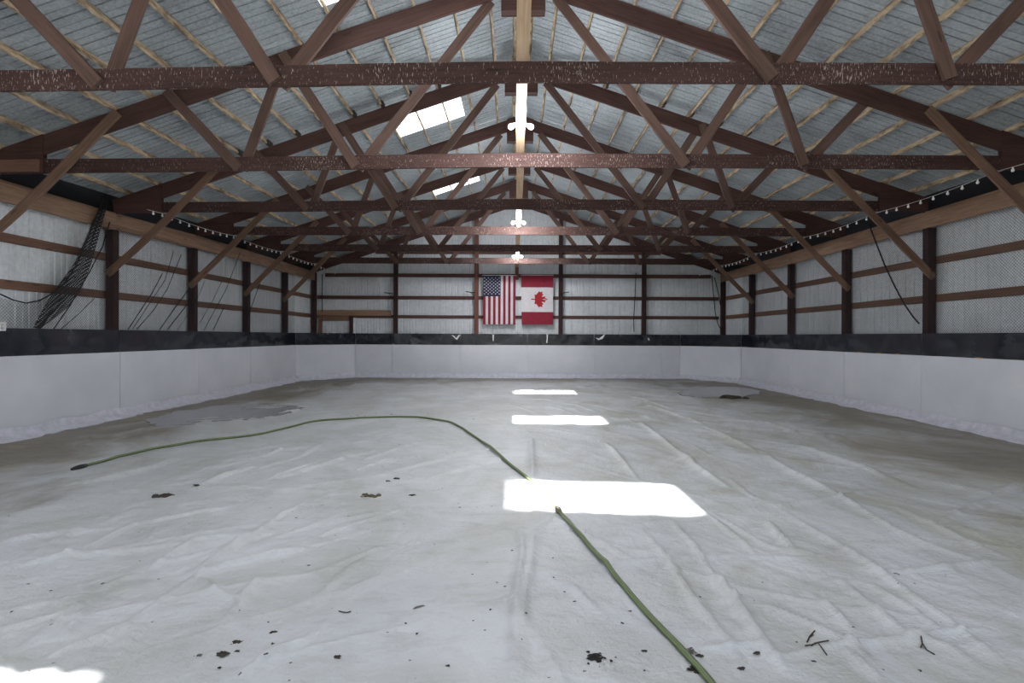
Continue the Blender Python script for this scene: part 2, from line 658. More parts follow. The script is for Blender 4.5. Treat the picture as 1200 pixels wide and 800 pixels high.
ribbed(mb, (XC, 0, ROOF0), (0, 1, 0), (-cosr, 0, -SLOPE * cosr), NC, sl_len, (-SLOPE * cosr, 0, cosr), holes=holes_left, rib=0.034, deep=True)
ribbed(mb, (XC, 0, ROOF0), (0, 1, 0), (cosr, 0, -SLOPE * cosr), NC, sl_len, (SLOPE * cosr, 0, cosr), rib=0.034, deep=True)
# ridge cap
mb.add([(XC - 0.25, 0, ROOF0 - 0.06), (XC, 0, ROOF0 + 0.03), (XC + 0.25, 0, ROOF0 - 0.06),
        (XC - 0.25, NC * PITCH, ROOF0 - 0.06), (XC, NC * PITCH, ROOF0 + 0.03), (XC + 0.25, NC * PITCH, ROOF0 - 0.06)],
       [(0, 1, 4, 3), (1, 2, 5, 4)])
# scalloped strip added at the unseen hole, shaped to scallop its sun patch
vv = []
NS = 60
for i in range(NS + 1):
    xx = 4.25 + (6.45 - 4.25) * i / NS
    e = 3.475 + 0.055 * (abs(math.sin(math.pi * xx / 0.2)) - 0.5)
    z = ROOF0 - SLOPE * xx - 0.004
    vv += [(XC - xx, e, z), (XC - xx, 3.70, z)]
mb.add(vv, [(2 * i, 2 * i + 1, 2 * i + 3, 2 * i + 2) for i in range(NS)])
tag(mb.build('ceiling', M['roof']), 'galvanised ribbed metal roof above the trusses', 'ceiling', kind='structure')

sky_labels = {26: 'clear roof panel nearest the open end, above the first truss',
              46: 'larger bright clear roof panel on the left slope',
              67: 'smaller bright clear roof panel farther back on the left slope'}
for c0, (a, b) in SKY.items():
    mb = MB()
    org = Vector((XC, 0, ROOF0 + 0.004))
    ribbed(mb, org, (0, 1, 0), (-cosr, 0, -SLOPE * cosr), 4, sl_len, (-SLOPE * cosr, 0, cosr),
           cols=range(c0, c0 + 4), holes=lambda c: [((a - 0.02) / cosr, (b + 0.02) / cosr)])
    tag(mb.build('skylight', M['skylight']), sky_labels[c0], 'skylight', 'clear panels in the roof')

# walls
NW = 87
for side, X, sg in (('left', XL - 0.19, -1), ('right', XR + 0.19, 1)):
    mb = MB()
    ribbed(mb, (X, 0, 0), (0, 1, 0), (0, 0, 1), NW, 4.32, (sg, 0, 0), rib=0.018)
    tag(mb.build('wall_' + side, M['wall']), 'white ribbed metal wall on the %s side' % side, 'wall', kind='structure')
# back wall: lower tier of sheets overlapping the gable tier
mb = MB()
n = 70
x0 = XC - 35 * PITCH
ribbed(mb, (x0, YB + 0.24, 3.6), (1, 0, 0), (0, 0, 1), n, lambda c: max(0.02, roofz(x0 + c * PITCH) - 3.6 + 0.02), (0, 1, 0), rib=0.018)
ribbed(mb, (x0, YB + 0.205, 0), (1, 0, 0), (0, 0, 1), n, lambda c: 3.99 + 0.022 * abs(math.sin(c * math.pi)), (0, 1, 0), rib=0.018)
tag(mb.build('wall_back', M['wall']), 'white ribbed metal end wall behind the flags', 'wall', kind='structure')
# front wall: gable over an unseen wide opening, put there for sky fill
OPEN_X, OPEN_Z = 4.6, 3.9
mb = MB()
ribbed(mb, (x0, -0.35, 0), (1, 0, 0), (0, 0, 1), n, 0, (0, -1, 0), rib=0.018,
       holes=lambda c: [((0 if abs(x0 + (c + .5) * PITCH) > OPEN_X else OPEN_Z), roofz(x0 + (c + .5) * PITCH) + 0.02)])
tag(mb.build('wall_front', M['wall']), 'ribbed metal gable behind the camera, its wide opening added for sky fill', 'wall', kind='structure')

# black strips between header and roof
for i, (X, sg) in enumerate(((XL - 0.09, -1), (XR + 0.09, 1))):
    mb = MB()
    mb.grid(lambda a, b: (X + sg * (0.02 * math.sin(a * 0.9) * (b > 0)), 1.0 + a * 0.4625, 3.955 + b * 0.19 + 0.01 * math.sin(a * 1.7)), 40, 2)
    tag(mb.build('trim_%d' % (i + 1), M['blackstrip']), 'black strip above the header on the %s' % ('left', 'right')[i], 'trim', kind='structure')

# ------------------------------------------------------------------ trusses
HALF = 7.66


def chord_top(x):
    return TOP0 - SLOPE * abs(x) - CH_B      # local z


def make_truss():
    t = empty('roof_truss', (XC, 2 * BAY, CH_B))
    ht = CH_T - CH_B
    m = MB()
    m.lumber((-HALF, 0, ht / 2), (-1.9, 0, ht / 2), 0.038, ht, (0, 1, 0), warp=0.004)
    m.lumber((-1.9, 0.0, ht / 2 + 0.004), (2.05, 0, ht / 2 + 0.004), 0.038, ht, (0, 1, 0), warp=0.003)
    m.lumber((2.05, 0, ht / 2), (HALF, 0, ht / 2), 0.038, ht, (0, 1, 0), warp=0.004)
    part(m, 'bottom_chord', M['chord'], t)
    th = 0.265
    for sg in (-1, 1):
        m = MB()
        a = Vector((0, 0, chord_top(0) - th / 2 / cosr))
        b = Vector((sg * HALF, 0, chord_top(HALF) - th / 2 / cosr))
        mid = a.lerp(b, 0.46)
        m.lumber(a, mid, 0.042, th, (0, 1, 0), warp=0.006)
        m.lumber(mid, b, 0.042, th, (0, 1, 0), warp=0.006)
        part(m, 'top_chord', M['rafter'], t)
    # webs: (bottom x, bottom z, top x, top z)
    for sg in (-1, 1):
        for bx, tx, tz in ((2.33, 0.50, 4.72), (2.33, 3.36, 3.98), (3.98, 3.42, 3.95), (3.98, 4.98, 3.47)):
            tz = tz + EYE - CH_B
            bx_, tx_ = sg * bx, sg * tx
            front = tx_ < bx_         # leans up to the left: nailed on the near face
            yy = -0.041 if front else 0.041
            sep = 0.05 if front else -0.05
            b0 = Vector((bx_ + sep * sg * 0, yy, 0.0 + (0.0 if front else 0.02)))
            b1 = Vector((tx_, yy, tz))
            d = (b1 - b0).normalized()
            m = MB().lumber(b0 + d * (0.04 if front else 0.0), b1 + d * 0.06, 0.038, 0.135, (0, 1, 0), warp=0.004)
            part(m, 'web', M['web'], t)
    for sg in (-1, 1):
        # knee brace from the top chord down to the post
        b0 = Vector((sg * 5.70, -0.045, 3.22 + EYE - CH_B))
        b1 = Vector((sg * 7.72, -0.098, 1.13 + EYE - CH_B))
        part(MB().lumber(b0, b1, 0.038, 0.135, (0, 1, 0), warp=0.003), 'knee_brace', M['brace'], t)
        m = MB()
        o = [(sg * 6.76, 0.0), (sg * HALF, 0.0), (sg * HALF, chord_top(HALF)), (sg * 6.76, chord_top(6.76))]
        m.prism(o, -0.033, -0.0215)
        m.prism(o, 0.0215, 0.033)
        part(m, 'heel_plate', M['rafter'], t)
    m = MB()
    zt = chord_top(0)
    o = [(-0.31, 4.57 + EYE - CH_B), (0.31, 4.57 + EYE - CH_B), (0.31, zt - 0.11), (0, zt - 0.01), (-0.31, zt - 0.11)]
    m.prism(o, -0.076, -0.0615)
    m.prism(o, 0.0615, 0.076)
    m.box((0, 0, 4.57 + EYE - CH_B + 0.035), (0.62, 0.12, 0.06))
    part(m, 'ridge_plate', M['rafter'], t)
    return t


ORD = ['nearest', 'second', 'third', 'fourth', 'fifth', 'sixth']
tl = ['nearest dark timber roof truss, its long bottom chord highest in the view',
      'second timber roof truss back, its knee braces running out of frame',
      'third timber roof truss back, dark cleats along its rafters',
      'fourth timber roof truss back, just behind the second lamp',
      'fifth timber roof truss back, second from the far wall',
      'sixth timber roof truss, closest to the flags and far wall']
truss0 = make_truss()
trusses = [truss0]
for k in range(1, 6):
    trusses.append(copy_tree(truss0))
for k, t in enumerate(trusses):
    t.location = (XC, (k + 2) * BAY, CH_B)
    tag(t, tl[k], 'roof truss', 'timber roof trusses across the rink')
PURX = [0.14] + [0.51 + 0.53 * k for k in range(14)]
for sg in (-1, 1):
    for x in PURX[2:12]:
        m = MB()
        z = chord_top(x) + 0.02
        m.box((sg * x + 0.035, -0.09, z + 0.02), (0.05, 0.16, 0.085))
        m.box((sg * x + 0.045, -0.03, z + 0.03), (0.04, 0.07, 0.05))
        part(m, 'cleat', M['cleat'], trusses[2])

m = MB().lumber((-7.62, -0.06, 0.09), (-6.80, -0.06, 0.09), 0.045, 0.17, (0, 1, 0))
eb = part(m, 'end_block', M['girt'], trusses[1])
eb['label'] = 'short lighter knotty block at the left end'

# gable end rafters on the far wall
for sg, nm in ((-1, 'left'), (1, 'right')):
    th = 0.265
    m = MB().lumber((XC + sg * 0.06, YB - 0.022, TOP0 - SLOPE * 0.06 - th / 2 / cosr), (XC + sg * 7.7, YB - 0.022, TOP0 - SLOPE * 7.7 - th / 2 / cosr), 0.04, th, (0, 1, 0), warp=0.004)
    tag(m.build('gable_rafter', M['rafter']), 'dark end rafter under the %s roof slope on the far wall' % nm, 'rafter', 'end rafters on the far wall')

# purlins
ordw = ['first', 'second', 'third', 'fourth', 'fifth', 'sixth', 'seventh', 'eighth', 'ninth', 'tenth', 'eleventh', 'twelfth', 'thirteenth', 'fourteenth', 'fifteenth']
for sg, nm in ((-1, 'left'), (1, 'right')):
    for k, x in enumerate(PURX):
        X = XC + sg * x
        z = TOP0 - SLOPE * x + 0.046
        m = MB()
        y = 0.2
        jj = 0
        while y < 19.5:
            y2 = min(19.62, y + 4.88 if jj else 2 * BAY)
            oy = 0.021 * (1 if jj % 2 else -1) * 0.6
            m.lumber((X + oy, y - 0.12, z), (X + oy, y2 + 0.12 if y2 < 19.5 else y2, z), 0.037, 0.088, (1, 0, SLOPE * -sg), warp=0.006)
            y = y2
            jj += 1
        tag(m.build('roof_purlin', M['purlin'], loc=(X, 0, z)), 'tan roof purlin, %s from the ridge on the %s slope' % (ordw[k], nm), 'purlin', 'roof purlins on the %s slope' % nm)

# brace board along the middle, on top of the bottom chords
m = MB()
m.lumber((0.055, 1.0, CH_T + 0.024), (0.055, 7.6, CH_T + 0.024), 0.115, 0.036, (1, 0, 0), warp=0.004)
m.lumber((0.062, 7.6, CH_T + 0.024), (0.062, 13.0, CH_T + 0.024), 0.115, 0.036, (1, 0, 0), warp=0.004)
m.lumber((0.055, 13.0, CH_T + 0.024), (0.055, 19.4, CH_T + 0.024), 0.115, 0.036, (1, 0, 0), warp=0.004)
tag(m.build('brace_board', M['tanboard'], loc=(0.055, 1, CH_T)), 'long pale board lying over the bottom chords along the middle', 'board')

# ------------------------------------------------------------------ lamps
lamp_lab = ['lit three-bulb lamp nearest the camera, between first two trusses', 'lit lamp in the middle, above the flags before the fourth truss',
            'lit lamp farthest back, small above the gap between the flags']


def make_lamp():
    t = empty('ceiling_lamp', (0.055, 6.2, CH_T + 0.006))
    m = MB()
    m.lathe([(0.055, 0.0), (0.058, -0.012), (0.045, -0.03), (0.02, -0.036)], 20)
    part(m, 'lamp_base', M['whiteplastic'], t)
    for ang, tilt in ((0, 0), (1, 62), (-1, 62)):
        rot = Matrix.Rotation(math.radians(-tilt * ang), 4, 'Y')
        mt = Matrix.Translation((0.03 * ang, 0, -0.03)) @ rot
        part(MB().lathe([(0.017, 0.0), (0.019, -0.02), (0.019, -0.045), (0.015, -0.05)], 14, mt), 'socket', M['whiteplastic'], t)
        pr = [(0.012, -0.045), (0.016, -0.055), (0.026, -0.075), (0.031, -0.095), (0.029, -0.115), (0.019, -0.129), (0.004, -0.134)]
        part(MB().lathe(pr, 16, mt), 'bulb', M['bulb'], t)
    return t


lamp0 = make_lamp()
lamps = [lamp0, copy_tree(lamp0), copy_tree(lamp0)]
for o, y, l in zip(lamps, (6.2, 11.45, 16.3), lamp_lab):
    o.location = (0.055, y, CH_T + 0.004)
    tag(o, l, 'lamp', 'lamps along the middle board')

# ------------------------------------------------------------------ posts, headers, girts
pl = {'left': ['left wall post beside the hanging net, nearest the camera', 'second left wall post, behind the net one',
               'third left wall post, past the leaning knee brace', 'fourth left wall post, last before the far corner'],
      'right': ['right wall post where the rope ends, nearest the camera', 'second right wall post, beyond the slanting rope',
                'third right wall post, two bays from the far corner', 'fourth right wall post, beside the far corner post']}
for nm, X, sg in (('left', XL, -1), ('right', XR, 1)):
    for k in range(4):
        y = (4 + k) * BAY
        m = MB().lumber((X + sg * 0.073, y, 0), (X + sg * 0.073, y, 3.64), 0.146, 0.146, (0, 1, 0), 0.006, warp=0.003)
        tag(m.build('wall_post', M['post'], loc=(X + sg * 0.073, y, 0)), pl[nm][k], 'post', 'posts along the %s wall' % nm)
    m = MB()
    ys = [0.5, 4.6, 9.76, 14.64, 19.5]
    for a, b in zip(ys[:-1], ys[1:]):
        m.lumber((X + sg * 0.02, a, 3.78), (X + sg * 0.02, b, 3.78), 0.04, 0.285, (1, 0, 0), warp=0.004)
    m.lumber((X + sg * 0.075, 0.5, 3.9385), (X + sg * 0.075, 19.5, 3.9385), 0.15, 0.037, (1, 0, 0), warp=0.0)
    tag(m.build('header_beam', M['header'], loc=(X, 0.5, 3.64)), 'wide brown header beam along the top of the %s wall' % nm, 'beam')
    for z, w in ((3.03, 'upper'), (2.32, 'lower')):
        m = MB()
        ys = [0.5, 2 * BAY, 6 * BAY, 19.45]
        for a, b in zip(ys[:-1], ys[1:]):
            m.lumber((X + sg * 0.166, a, z), (X + sg * 0.166, b, z), 0.038, 0.14, (1, 0, 0), warp=0.004)
        tag(m.build('wall_girt', M['girt'], loc=(X + sg * 0.166, 0.5, z)), '%s brown girt running along the %s wall behind its posts' % (w, nm), 'girt')

bp = [(367, 'left corner post where the side wall meets the far wall', 'post', 4.3), (463, 'dark far wall post right of the door frame', 'post', 5.2),
      (558, 'reddish far wall post left of the striped flag', 'redpost', 6.0), (657, 'dark far wall post right of the maple leaf flag', 'post', 6.0),
      (755, 'dark far wall post between the maple leaf flag and right corner', 'post', 5.2), (848, 'right corner post where the side wall meets the far wall', 'post', 4.3)]
for px, lab, mt, top in bp:
    X = (px - VX) * (YB + 0.0) / F
    zt = min(top, roofz(X) - 0.36)
    m = MB().lumber((X, YB + 0.073, 0), (X, YB + 0.073, zt), 0.15, 0.14, (1, 0, 0), 0.006, warp=0.003)
    tag(m.build('wall_post', M[mt], loc=(X, YB + 0.073, 0)), lab, 'post', 'posts along the far wall')
for z, h, hw, lab in ((4.72, 0.10, 5.4, 'topmost girt of the far wall, high in the gable'), (3.86, 0.14, 7.3, 'far wall girt level with the tops of the flags'),
                      (3.02, 0.13, 7.6, 'far wall girt crossing behind the middle of the flags'), (2.30, 0.12, 7.6, 'lowest girt of the far wall, behind the flag bottoms')):
    m = MB().lumber((XC - hw, YB + 0.165, z), (XC + hw, YB + 0.165, z), 0.036, h, (0, 1, 0), warp=0.003)
    tag(m.build('wall_girt', M['darkgirt'], loc=(XC, YB + 0.165, z)), lab, 'girt', 'girts of the far wall')
# short block above the flags
X, z = backwall(605.5, 316, YB)
m = MB().box((X, YB + 0.098, z - 0.05), (0.13, 0.098, 0.62))
tag(m.build('wood_block', M['redpost']), 'short dark timber block on the far wall above the gap between flags', 'block')

# door frame in the far wall
dr = tag(bpy.data.objects.new('door_1', None), 'timber door frame in the far wall by the left corner', 'door', kind='structure')
C.objects.link(dr)
dr.location = (-6.0, YB + 0.12, 0)


def bbox(px0, py0, px1, py1, Y, depth):
    a, b = backwall(px0, py1, Y), backwall(px1, py0, Y)
    return ((a[0] + b[0]) / 2, Y, (a[1] + b[1]) / 2), (b[0] - a[0], depth, b[1] - a[1])


for nm, q, mt in (('door_header', (372, 364, 458, 370.5), 'header'), ('door_stop', (378, 371, 409, 376.5), 'girt'),
                  ('door_jamb', (373.5, 371, 377.5, 395), 'girt'), ('door_jamb', (409.5, 371, 414, 395), 'post'), ('jamb_strip', (414.2, 373, 416, 395), 'whiteplastic')):
    c, s = bbox(*q, YB + 0.1, 0.06)
    m = MB().box((c[0] + 6.0, c[1] - YB - 0.12, c[2]), s)
    m.build(nm, M[mt], dr)

# ------------------------------------------------------------------ boards round the rink, white below and black above
BXL, BXR, BY = -7.505, 7.695, 19.385
path_seams = []
L1 = [(BXL, 2.5), (BXL, 9.82), (BXL, 12.25), (BXL, 14.66), (BXL, 17.66), (-6.0, BY)]
B1 = [(x, BY) for x in (-6.0, -4.61, -2.05, 0.45, 2.95, 5.47, 6.18)]
R1 = [(6.18, BY), (BXR, 17.62), (BXR, 14.5), (BXR, 12.1), (BXR, 9.8), (BXR, 2.5)]
lw = ['white board panel on the left side nearest the camera', 'second white board panel back along the left side',
      'third white board panel back along the left side', 'last straight white board panel on the left side', 'angled white board panel across the far left corner']
bw = ['narrow white board panel at the left end of the far side', 'second far white board panel from the left, beside the narrow end panel',
      'far white board panel beneath the striped flag', 'far white board panel beneath the maple leaf flag', 'wide far white board panel right of the flags', 'narrow white board panel at the right end of the far side']
rw = ['angled white board panel across the far right corner', 'last straight white board panel on the right side', 'third white board panel back along the right side',
      'second white board panel back along the right side', 'white board panel on the right side nearest the camera']
segs = []
for P, W in ((L1, lw), (B1, bw), (R1, rw)):
    for a, b, l in zip(P[:-1], P[1:], W):
        segs.append((a, b, l))


def board_mesh(a, b, z0, z1, thick, wav, lean, nu, nv, ph):
    a, b = Vector((*a, 0)), Vector((*b, 0))
    d = (b - a)
    L = d.length
    d.normalize()
    nrm = Vector((d.y, -d.x, 0))      # towards the rink
    g = 0.005
    m = MB()

    def P(front):
        def f(i, j):
            u, v = i / nu, j / nv
            w = wav * math.sin(u * L * 2.1 + ph) * math.sin(v * 2.6 + ph * 1.3) * math.sin(math.pi * u)
            off = (lean + w) if front else (lean + w - thick)
            p = a + d * (g + (L - 2 * g) * u) + nrm * off
            return (p.x, p.y, z0 + (z1 - z0) * v)
        return f
    m.grid(P(True), nu, nv)
    o0 = len(m.v)
    m.grid(P(False), nu, nv)
    n1 = nv + 1
    rim = []
    for i in range(nu):
        for j in (0, nv):
            q = (i * n1 + j, (i + 1) * n1 + j)
            rim.append((q[0], q[1], q[1] + o0, q[0] + o0))
    for j in range(nv):
        for i in (0, nu):
            q = (i * n1 + j, i * n1 + j + 1)
            rim.append((q[0], q[1], q[1] + o0, q[0] + o0))
    for r in rim:
        m.add([m.v[q] for q in r], [(0, 1, 2, 3)])
    return m


for k, (a, b, l) in enumerate(segs):
    L = math.hypot(b[0] - a[0], b[1] - a[1])
    nu = max(6, int(L * 8))
    m = board_mesh(a, b, 0.0, BOARD_H, 0.012, 0.011, 0.004 * (k % 2), nu * 2, 12, k * 1.7)
    mid = ((a[0] + b[0]) / 2, (a[1] + b[1]) / 2, 0)
    tag(m.build('board_panel', M['board'], loc=mid), l, 'board', 'white boards round the rink')
    m = board_mesh(a, b, BOARD_H + 0.002, BAND_H, 0.006, 0.014, 0.0, nu, 6, k * 2.3 + 1)
    tag(m.build('band_panel', M['band'], loc=(mid[0], mid[1], BOARD_H)), l.replace('white board panel', 'glossy black strip'), 'panel', 'black strip above the boards')

# ------------------------------------------------------------------ the liner
ys = [1.6]
while ys[-1] < 19.36:
    ys.append(ys[-1] + min(0.05, max(0.012, ys[-1] ** 2 / 951 * 1.1)))
xs = [BXL + 0.004]
while xs[-1] < BXR - 0.01:
    xs.append(xs[-1] + (0.02 if -3.2 < xs[-1] < 3.6 else 0.034))
xs, ys = np.array(xs), np.array(ys)
GX, GY = np.meshgrid(xs, ys, indexing='ij')


def vnoise(x, y, seed):
    r = np.random.default_rng(seed)
    T = r.random((256, 256))
    xi, yi = np.floor(x).astype(int), np.floor(y).astype(int)
    fx, fy = x - xi, y - yi
    fx, fy = fx * fx * (3 - 2 * fx), fy * fy * (3 - 2 * fy)
    a, b = T[xi % 256, yi % 256], T[(xi + 1) % 256, yi % 256]
    c, d = T[xi % 256, (yi + 1) % 256], T[(xi + 1) % 256, (yi + 1) % 256]
    return (a * (1 - fx) + b * fx) * (1 - fy) + (c * (1 - fx) + d * fx) * fy - 0.5


H = np.zeros_like(GX)


def crease(pts, amp, w, closed=False):
    global H
    P = [np.array(p) for p in pts]
    Lt = sum(np.linalg.norm(b - a) for a, b in zip(P[:-1], P[1:]))
    best = np.full(GX.shape, 1e9)
    along = np.zeros(GX.shape)
    acc = 0.0
    lo, hi = np.min(P, axis=0) - 5 * w, np.max(P, axis=0) + 5 * w
    i0, i1 = np.searchsorted(xs, lo[0]), np.searchsorted(xs, hi[0])
    j0, j1 = np.searchsorted(ys, lo[1]), np.searchsorted(ys, hi[1])
    if i1 <= i0 or j1 <= j0:
        return
    sx, sy = GX[i0:i1, j0:j1], GY[i0:i1, j0:j1]
    wob = 0.02 * vnoise(sx * 3 + 11, sy * 3 + 7, 91)
    best = np.full(sx.shape, 1e9)
    al = np.zeros(sx.shape)
    for a, b in zip(P[:-1], P[1:]):
        d = b - a
        l = np.linalg.norm(d)
        t = np.clip(((sx - a[0]) * d[0] + (sy - a[1]) * d[1]) / (l * l), 0, 1)
        dx, dy = sx - a[0] - t * d[0], sy - a[1] - t * d[1]
        dist = np.hypot(dx, dy)
        k = dist < best
        sgn = np.sign(dx * d[1] - dy * d[0])
        best = np.where(k, dist, best)
        al = np.where(k, (acc + t * l) / Lt, al)
        acc += l
    r = np.abs(best + wob) / (w * 0.8)
    env = np.sin(np.pi * np.clip(al, 0, 1)) ** 0.5
    H[i0:i1, j0:j1] += 2.9 * amp * env * np.exp(-r ** 1.05)


def zz(ox, oy, k, pts):
    return [fl(ox + p[0] * k, oy + p[1] * k) for p in pts]


A = []
# folds seen on the near left
for p in ([(110, 440), (270, 330), (520, 205), (900, 130)], [(350, 470), (590, 380), (760, 265), (980, 240)],
          [(270, 770), (500, 600), (640, 500), (770, 410), (820, 350), (1000, 240), (1110, 150)],
          [(0, 380), (270, 330), (500, 310), (740, 270)], [(0, 560), (200, 520), (350, 475)], [(0, 740), (160, 650), (330, 520), (390, 485)],
          [(0, 290), (60, 265), (290, 235), (330, 220)], [(770, 410), (870, 370), (1200, 290)], [(830, 650), (930, 530), (950, 480), (1060, 390)],
          [(770, 800), (840, 700)], [(0, 620), (240, 570), (330, 520)], [(190, 730), (400, 650), (490, 600)], [(940, 800), (1100, 700), (1200, 660)],
          [(430, 190), (560, 130)], [(90, 340), (280, 240), (350, 215)], [(780, 410), (850, 470), (930, 500)], [(590, 260), (620, 210)],
          [(250, 660), (320, 560)], [(470, 720), (560, 590)]):
    A.append((zz(0, 560, 0.3, p), 0.013, 0.030))
for p in ([(0, 250), (100, 160), (200, 110)], [(0, 350), (280, 230), (560, 140), (720, 110)], [(0, 275), (250, 190), (580, 130)],
          [(240, 390), (480, 290), (580, 270)], [(230, 500), (330, 400), (450, 320)], [(0, 760), (200, 660), (300, 560)], [(90, 740), (220, 690), (520, 610)],
          [(880, 520), (1010, 490)], [(1100, 210), (1160, 160)], [(950, 170), (1000, 220)]):
    A.append((zz(300, 560, 0.3, p), 0.008, 0.03))
A.append((zz(300, 560, 0.3, [(1030, 190), (1045, 300), (1020, 480), (1012, 700), (1000, 830)]), 0.016, 0.026))
A.append((zz(300, 560, 0.3, [(1090, 190), (1080, 340), (1050, 480), (1045, 800)]), 0.010, 0.03))
for p in ([(40, 395), (280, 370), (560, 335), (900, 320), (1200, 318)], [(200, 240), (480, 195), (640, 170)],
          [(620, 165), (720, 280), (770, 370), (870, 490), (960, 610), (1040, 720), (1100, 800)], [(500, 200), (620, 340), (720, 500), (850, 650), (920, 780)],
          [(700, 100), (900, 250), (960, 310)], [(760, 130), (1000, 270), (1200, 320)], [(840, 0), (940, 80), (1040, 120), (1200, 95)],
          [(1000, 170), (1080, 270), (1190, 310)], [(720, 510), (950, 490)], [(700, 690), (1000, 670)], [(150, 420), (240, 440), (330, 520)]):
    A.append((zz(600, 560, 0.3, p), 0.011, 0.026))
for p in ([(240, 120), (420, 85), (630, 50)], [(330, 0), (500, 80), (700, 210), (860, 280), (1060, 340), (1200, 410)],
          [(250, 130), (400, 220), (540, 300), (640, 370), (780, 480), (900, 560), (1020, 660), (1200, 800)], [(860, 0), (1080, 70)], [(1080, 80), (1200, 30)],
          [(1080, 80), (900, 160), (820, 195)], [(690, 110), (850, 190), (1020, 270), (1170, 330)], [(640, 370), (780, 375), (1000, 345), (1170, 330)],
          [(130, 750), (260, 720), (530, 670), (760, 650), (970, 610), (1060, 590)], [(350, 450), (470, 540), (560, 640)],
          [(0, 400), (70, 490), (180, 660), (290, 800)], [(190, 510), (330, 570), (530, 670), (620, 750)], [(480, 400), (640, 550), (760, 640), (920, 680), (1080, 790)],
          [(190, 170), (300, 290), (400, 310)], [(600, 420), (770, 530), (880, 620)], [(920, 180), (1080, 250), (1200, 280)], [(1080, 90), (1200, 130)], [(500, 690), (640, 800)]):
    A.append((zz(840, 560, 0.3, p), 0.013, 0.030))
for p in ([(0, 620), (110, 700), (320, 800)], [(0, 460), (150, 520)], [(280, 520), (400, 560)], [(560, 440), (790, 495)], [(880, 515), (1070, 560)],
          [(600, 700), (850, 760), (1050, 800)], [(1080, 800), (1200, 745)], [(100, 560), (420, 660), (700, 780)]):
    A.append((zz(900, 380, 0.25, p), 0.018, 0.05))
for p in ([(95, 540), (100, 740)], [(440, 560), (600, 740)], [(800, 600), (860, 670), (1030, 780)], [(600, 460), (850, 660)], [(900, 480), (1150, 600)],
          [(640, 380), (900, 470)], [(560, 340), (760, 400)]):
    A.append((zz(600, 380, 0.25, p), 0.018, 0.05))
for p in ([(550, 720), (700, 690), (880, 640)], [(800, 740), (1200, 620)], [(0, 700), (200, 640), (330, 560)], [(500, 650), (760, 560)], [(100, 740), (420, 640), (560, 600)],
          [(20, 760), (300, 660)], [(0, 640), (160, 590)]):
    A.append((zz(300, 380, 0.25, p), 0.012, 0.04))
for p in ([(200, 790), (500, 740), (840, 640)], [(600, 720), (830, 650), (1000, 640)], [(900, 790), (1200, 680)], [(380, 590), (450, 530)]):
    A.append((zz(0, 380, 0.25, p), 0.016, 0.045))
for pts, amp, w in A:
    crease(pts, amp, w)
# loose random wrinkles
for k in range(150):
    x0, y0 = rng.uniform(-7.2, 7.3), rng.uniform(2.0, 19)
    ang = rng.normal(0.55 if x0 < 0 else -0.75, 0.35)
    Ln = rng.uniform(0.5, 2.4)
    pts = [(x0 + (t - 0.5) * Ln * math.cos(ang) * 1.0 + 0.05 * rng.normal(), y0 + (t - 0.5) * Ln * math.sin(ang) + 0.05 * rng.normal()) for t in (0, 0.33, 0.66, 1)]
    crease(pts, rng.uniform(0.002, 0.008) * (1 + y0 / 12), rng.uniform(0.02, 0.045))
def ridged(u, v, seed):
    n_ = vnoise(u, v, seed) * 2
    return np.maximum(0, 1 - np.abs(n_) * 2.6) ** 2


lw_ = np.clip((0.9 - GX) / 1.6, 0, 1)
def rot(a):
    c_, s_ = math.cos(a), math.sin(a)
    return GX * c_ + GY * s_, -GX * s_ + GY * c_


u1, v1 = rot(0.62)
u2, v2 = rot(-0.95)
H += lw_ * (0.010 * ridged(u1 * 0.55 + 0.25 * vnoise(u1 * 2, v1 * 2, 8), v1 * 2.4, 21) + 0.006 * ridged(u1 * 1.1, v1 * 4.6 + vnoise(u1, v1, 5), 22))
H += (1 - lw_) * (0.009 * ridged(u2 * 0.5 + 0.25 * vnoise(u2 * 2, v2 * 2, 9), v2 * 2.2, 23) + 0.006 * ridged(u2 * 1.0, v2 * 4.4 + vnoise(u2, v2, 6), 24))
H += 0.014 * vnoise(GX * 0.7 + 9, GY * 0.5 + 3, 1) + 0.010 * vnoise(GX * 1.9, GY * 1.3 + GX * 0.9, 2) + 0.005 * vnoise(GX * 5 + GY * 2, GY * 3, 3)
H = H - H.min() * 0.0 + 0.02
H = np.maximum(H, 0.004)
# rise a little at the boards
me = bpy.data.meshes.new('rink_liner')
nx, ny = len(xs), len(ys)
co = np.stack([GX, GY, H], axis=-1).reshape(-1, 3)
ii, jj = np.meshgrid(np.arange(nx - 1), np.arange(ny - 1), indexing='ij')
cxm, cym = xs[:-1][:, None] + 0 * jj, ys[:-1][None, :] + 0 * ii
keep = ((cxm - BXL) > (cym - 17.66) * (1.505 / 1.725) + 0.02) & ((BXR - cxm) > (cym - 17.62) * (1.515 / 1.765) + 0.05)
q0 = (ii * ny + jj)[keep]
fa = np.stack([q0, q0 + ny, q0 + ny + 1, q0 + 1], axis=-1).astype(np.int32)
me.vertices.add(len(co))
me.vertices.foreach_set('co', co.astype(np.float32).ravel())
me.loops.add(fa.size)
me.loops.foreach_set('vertex_index', fa.ravel())
me.polygons.add(len(fa))
me.polygons.foreach_set('loop_start', np.arange(0, fa.size, 4, dtype=np.int32))
me.polygons.foreach_set('use_smooth', np.ones(len(fa), bool))
me.update(calc_edges=True)
me.validate()
me.materials.append(M['liner'])
liner = bpy.data.objects.new('rink_liner', me)
C.objects.link(liner)
tag(liner, 'wrinkled white plastic liner covering the whole rink floor', 'liner')


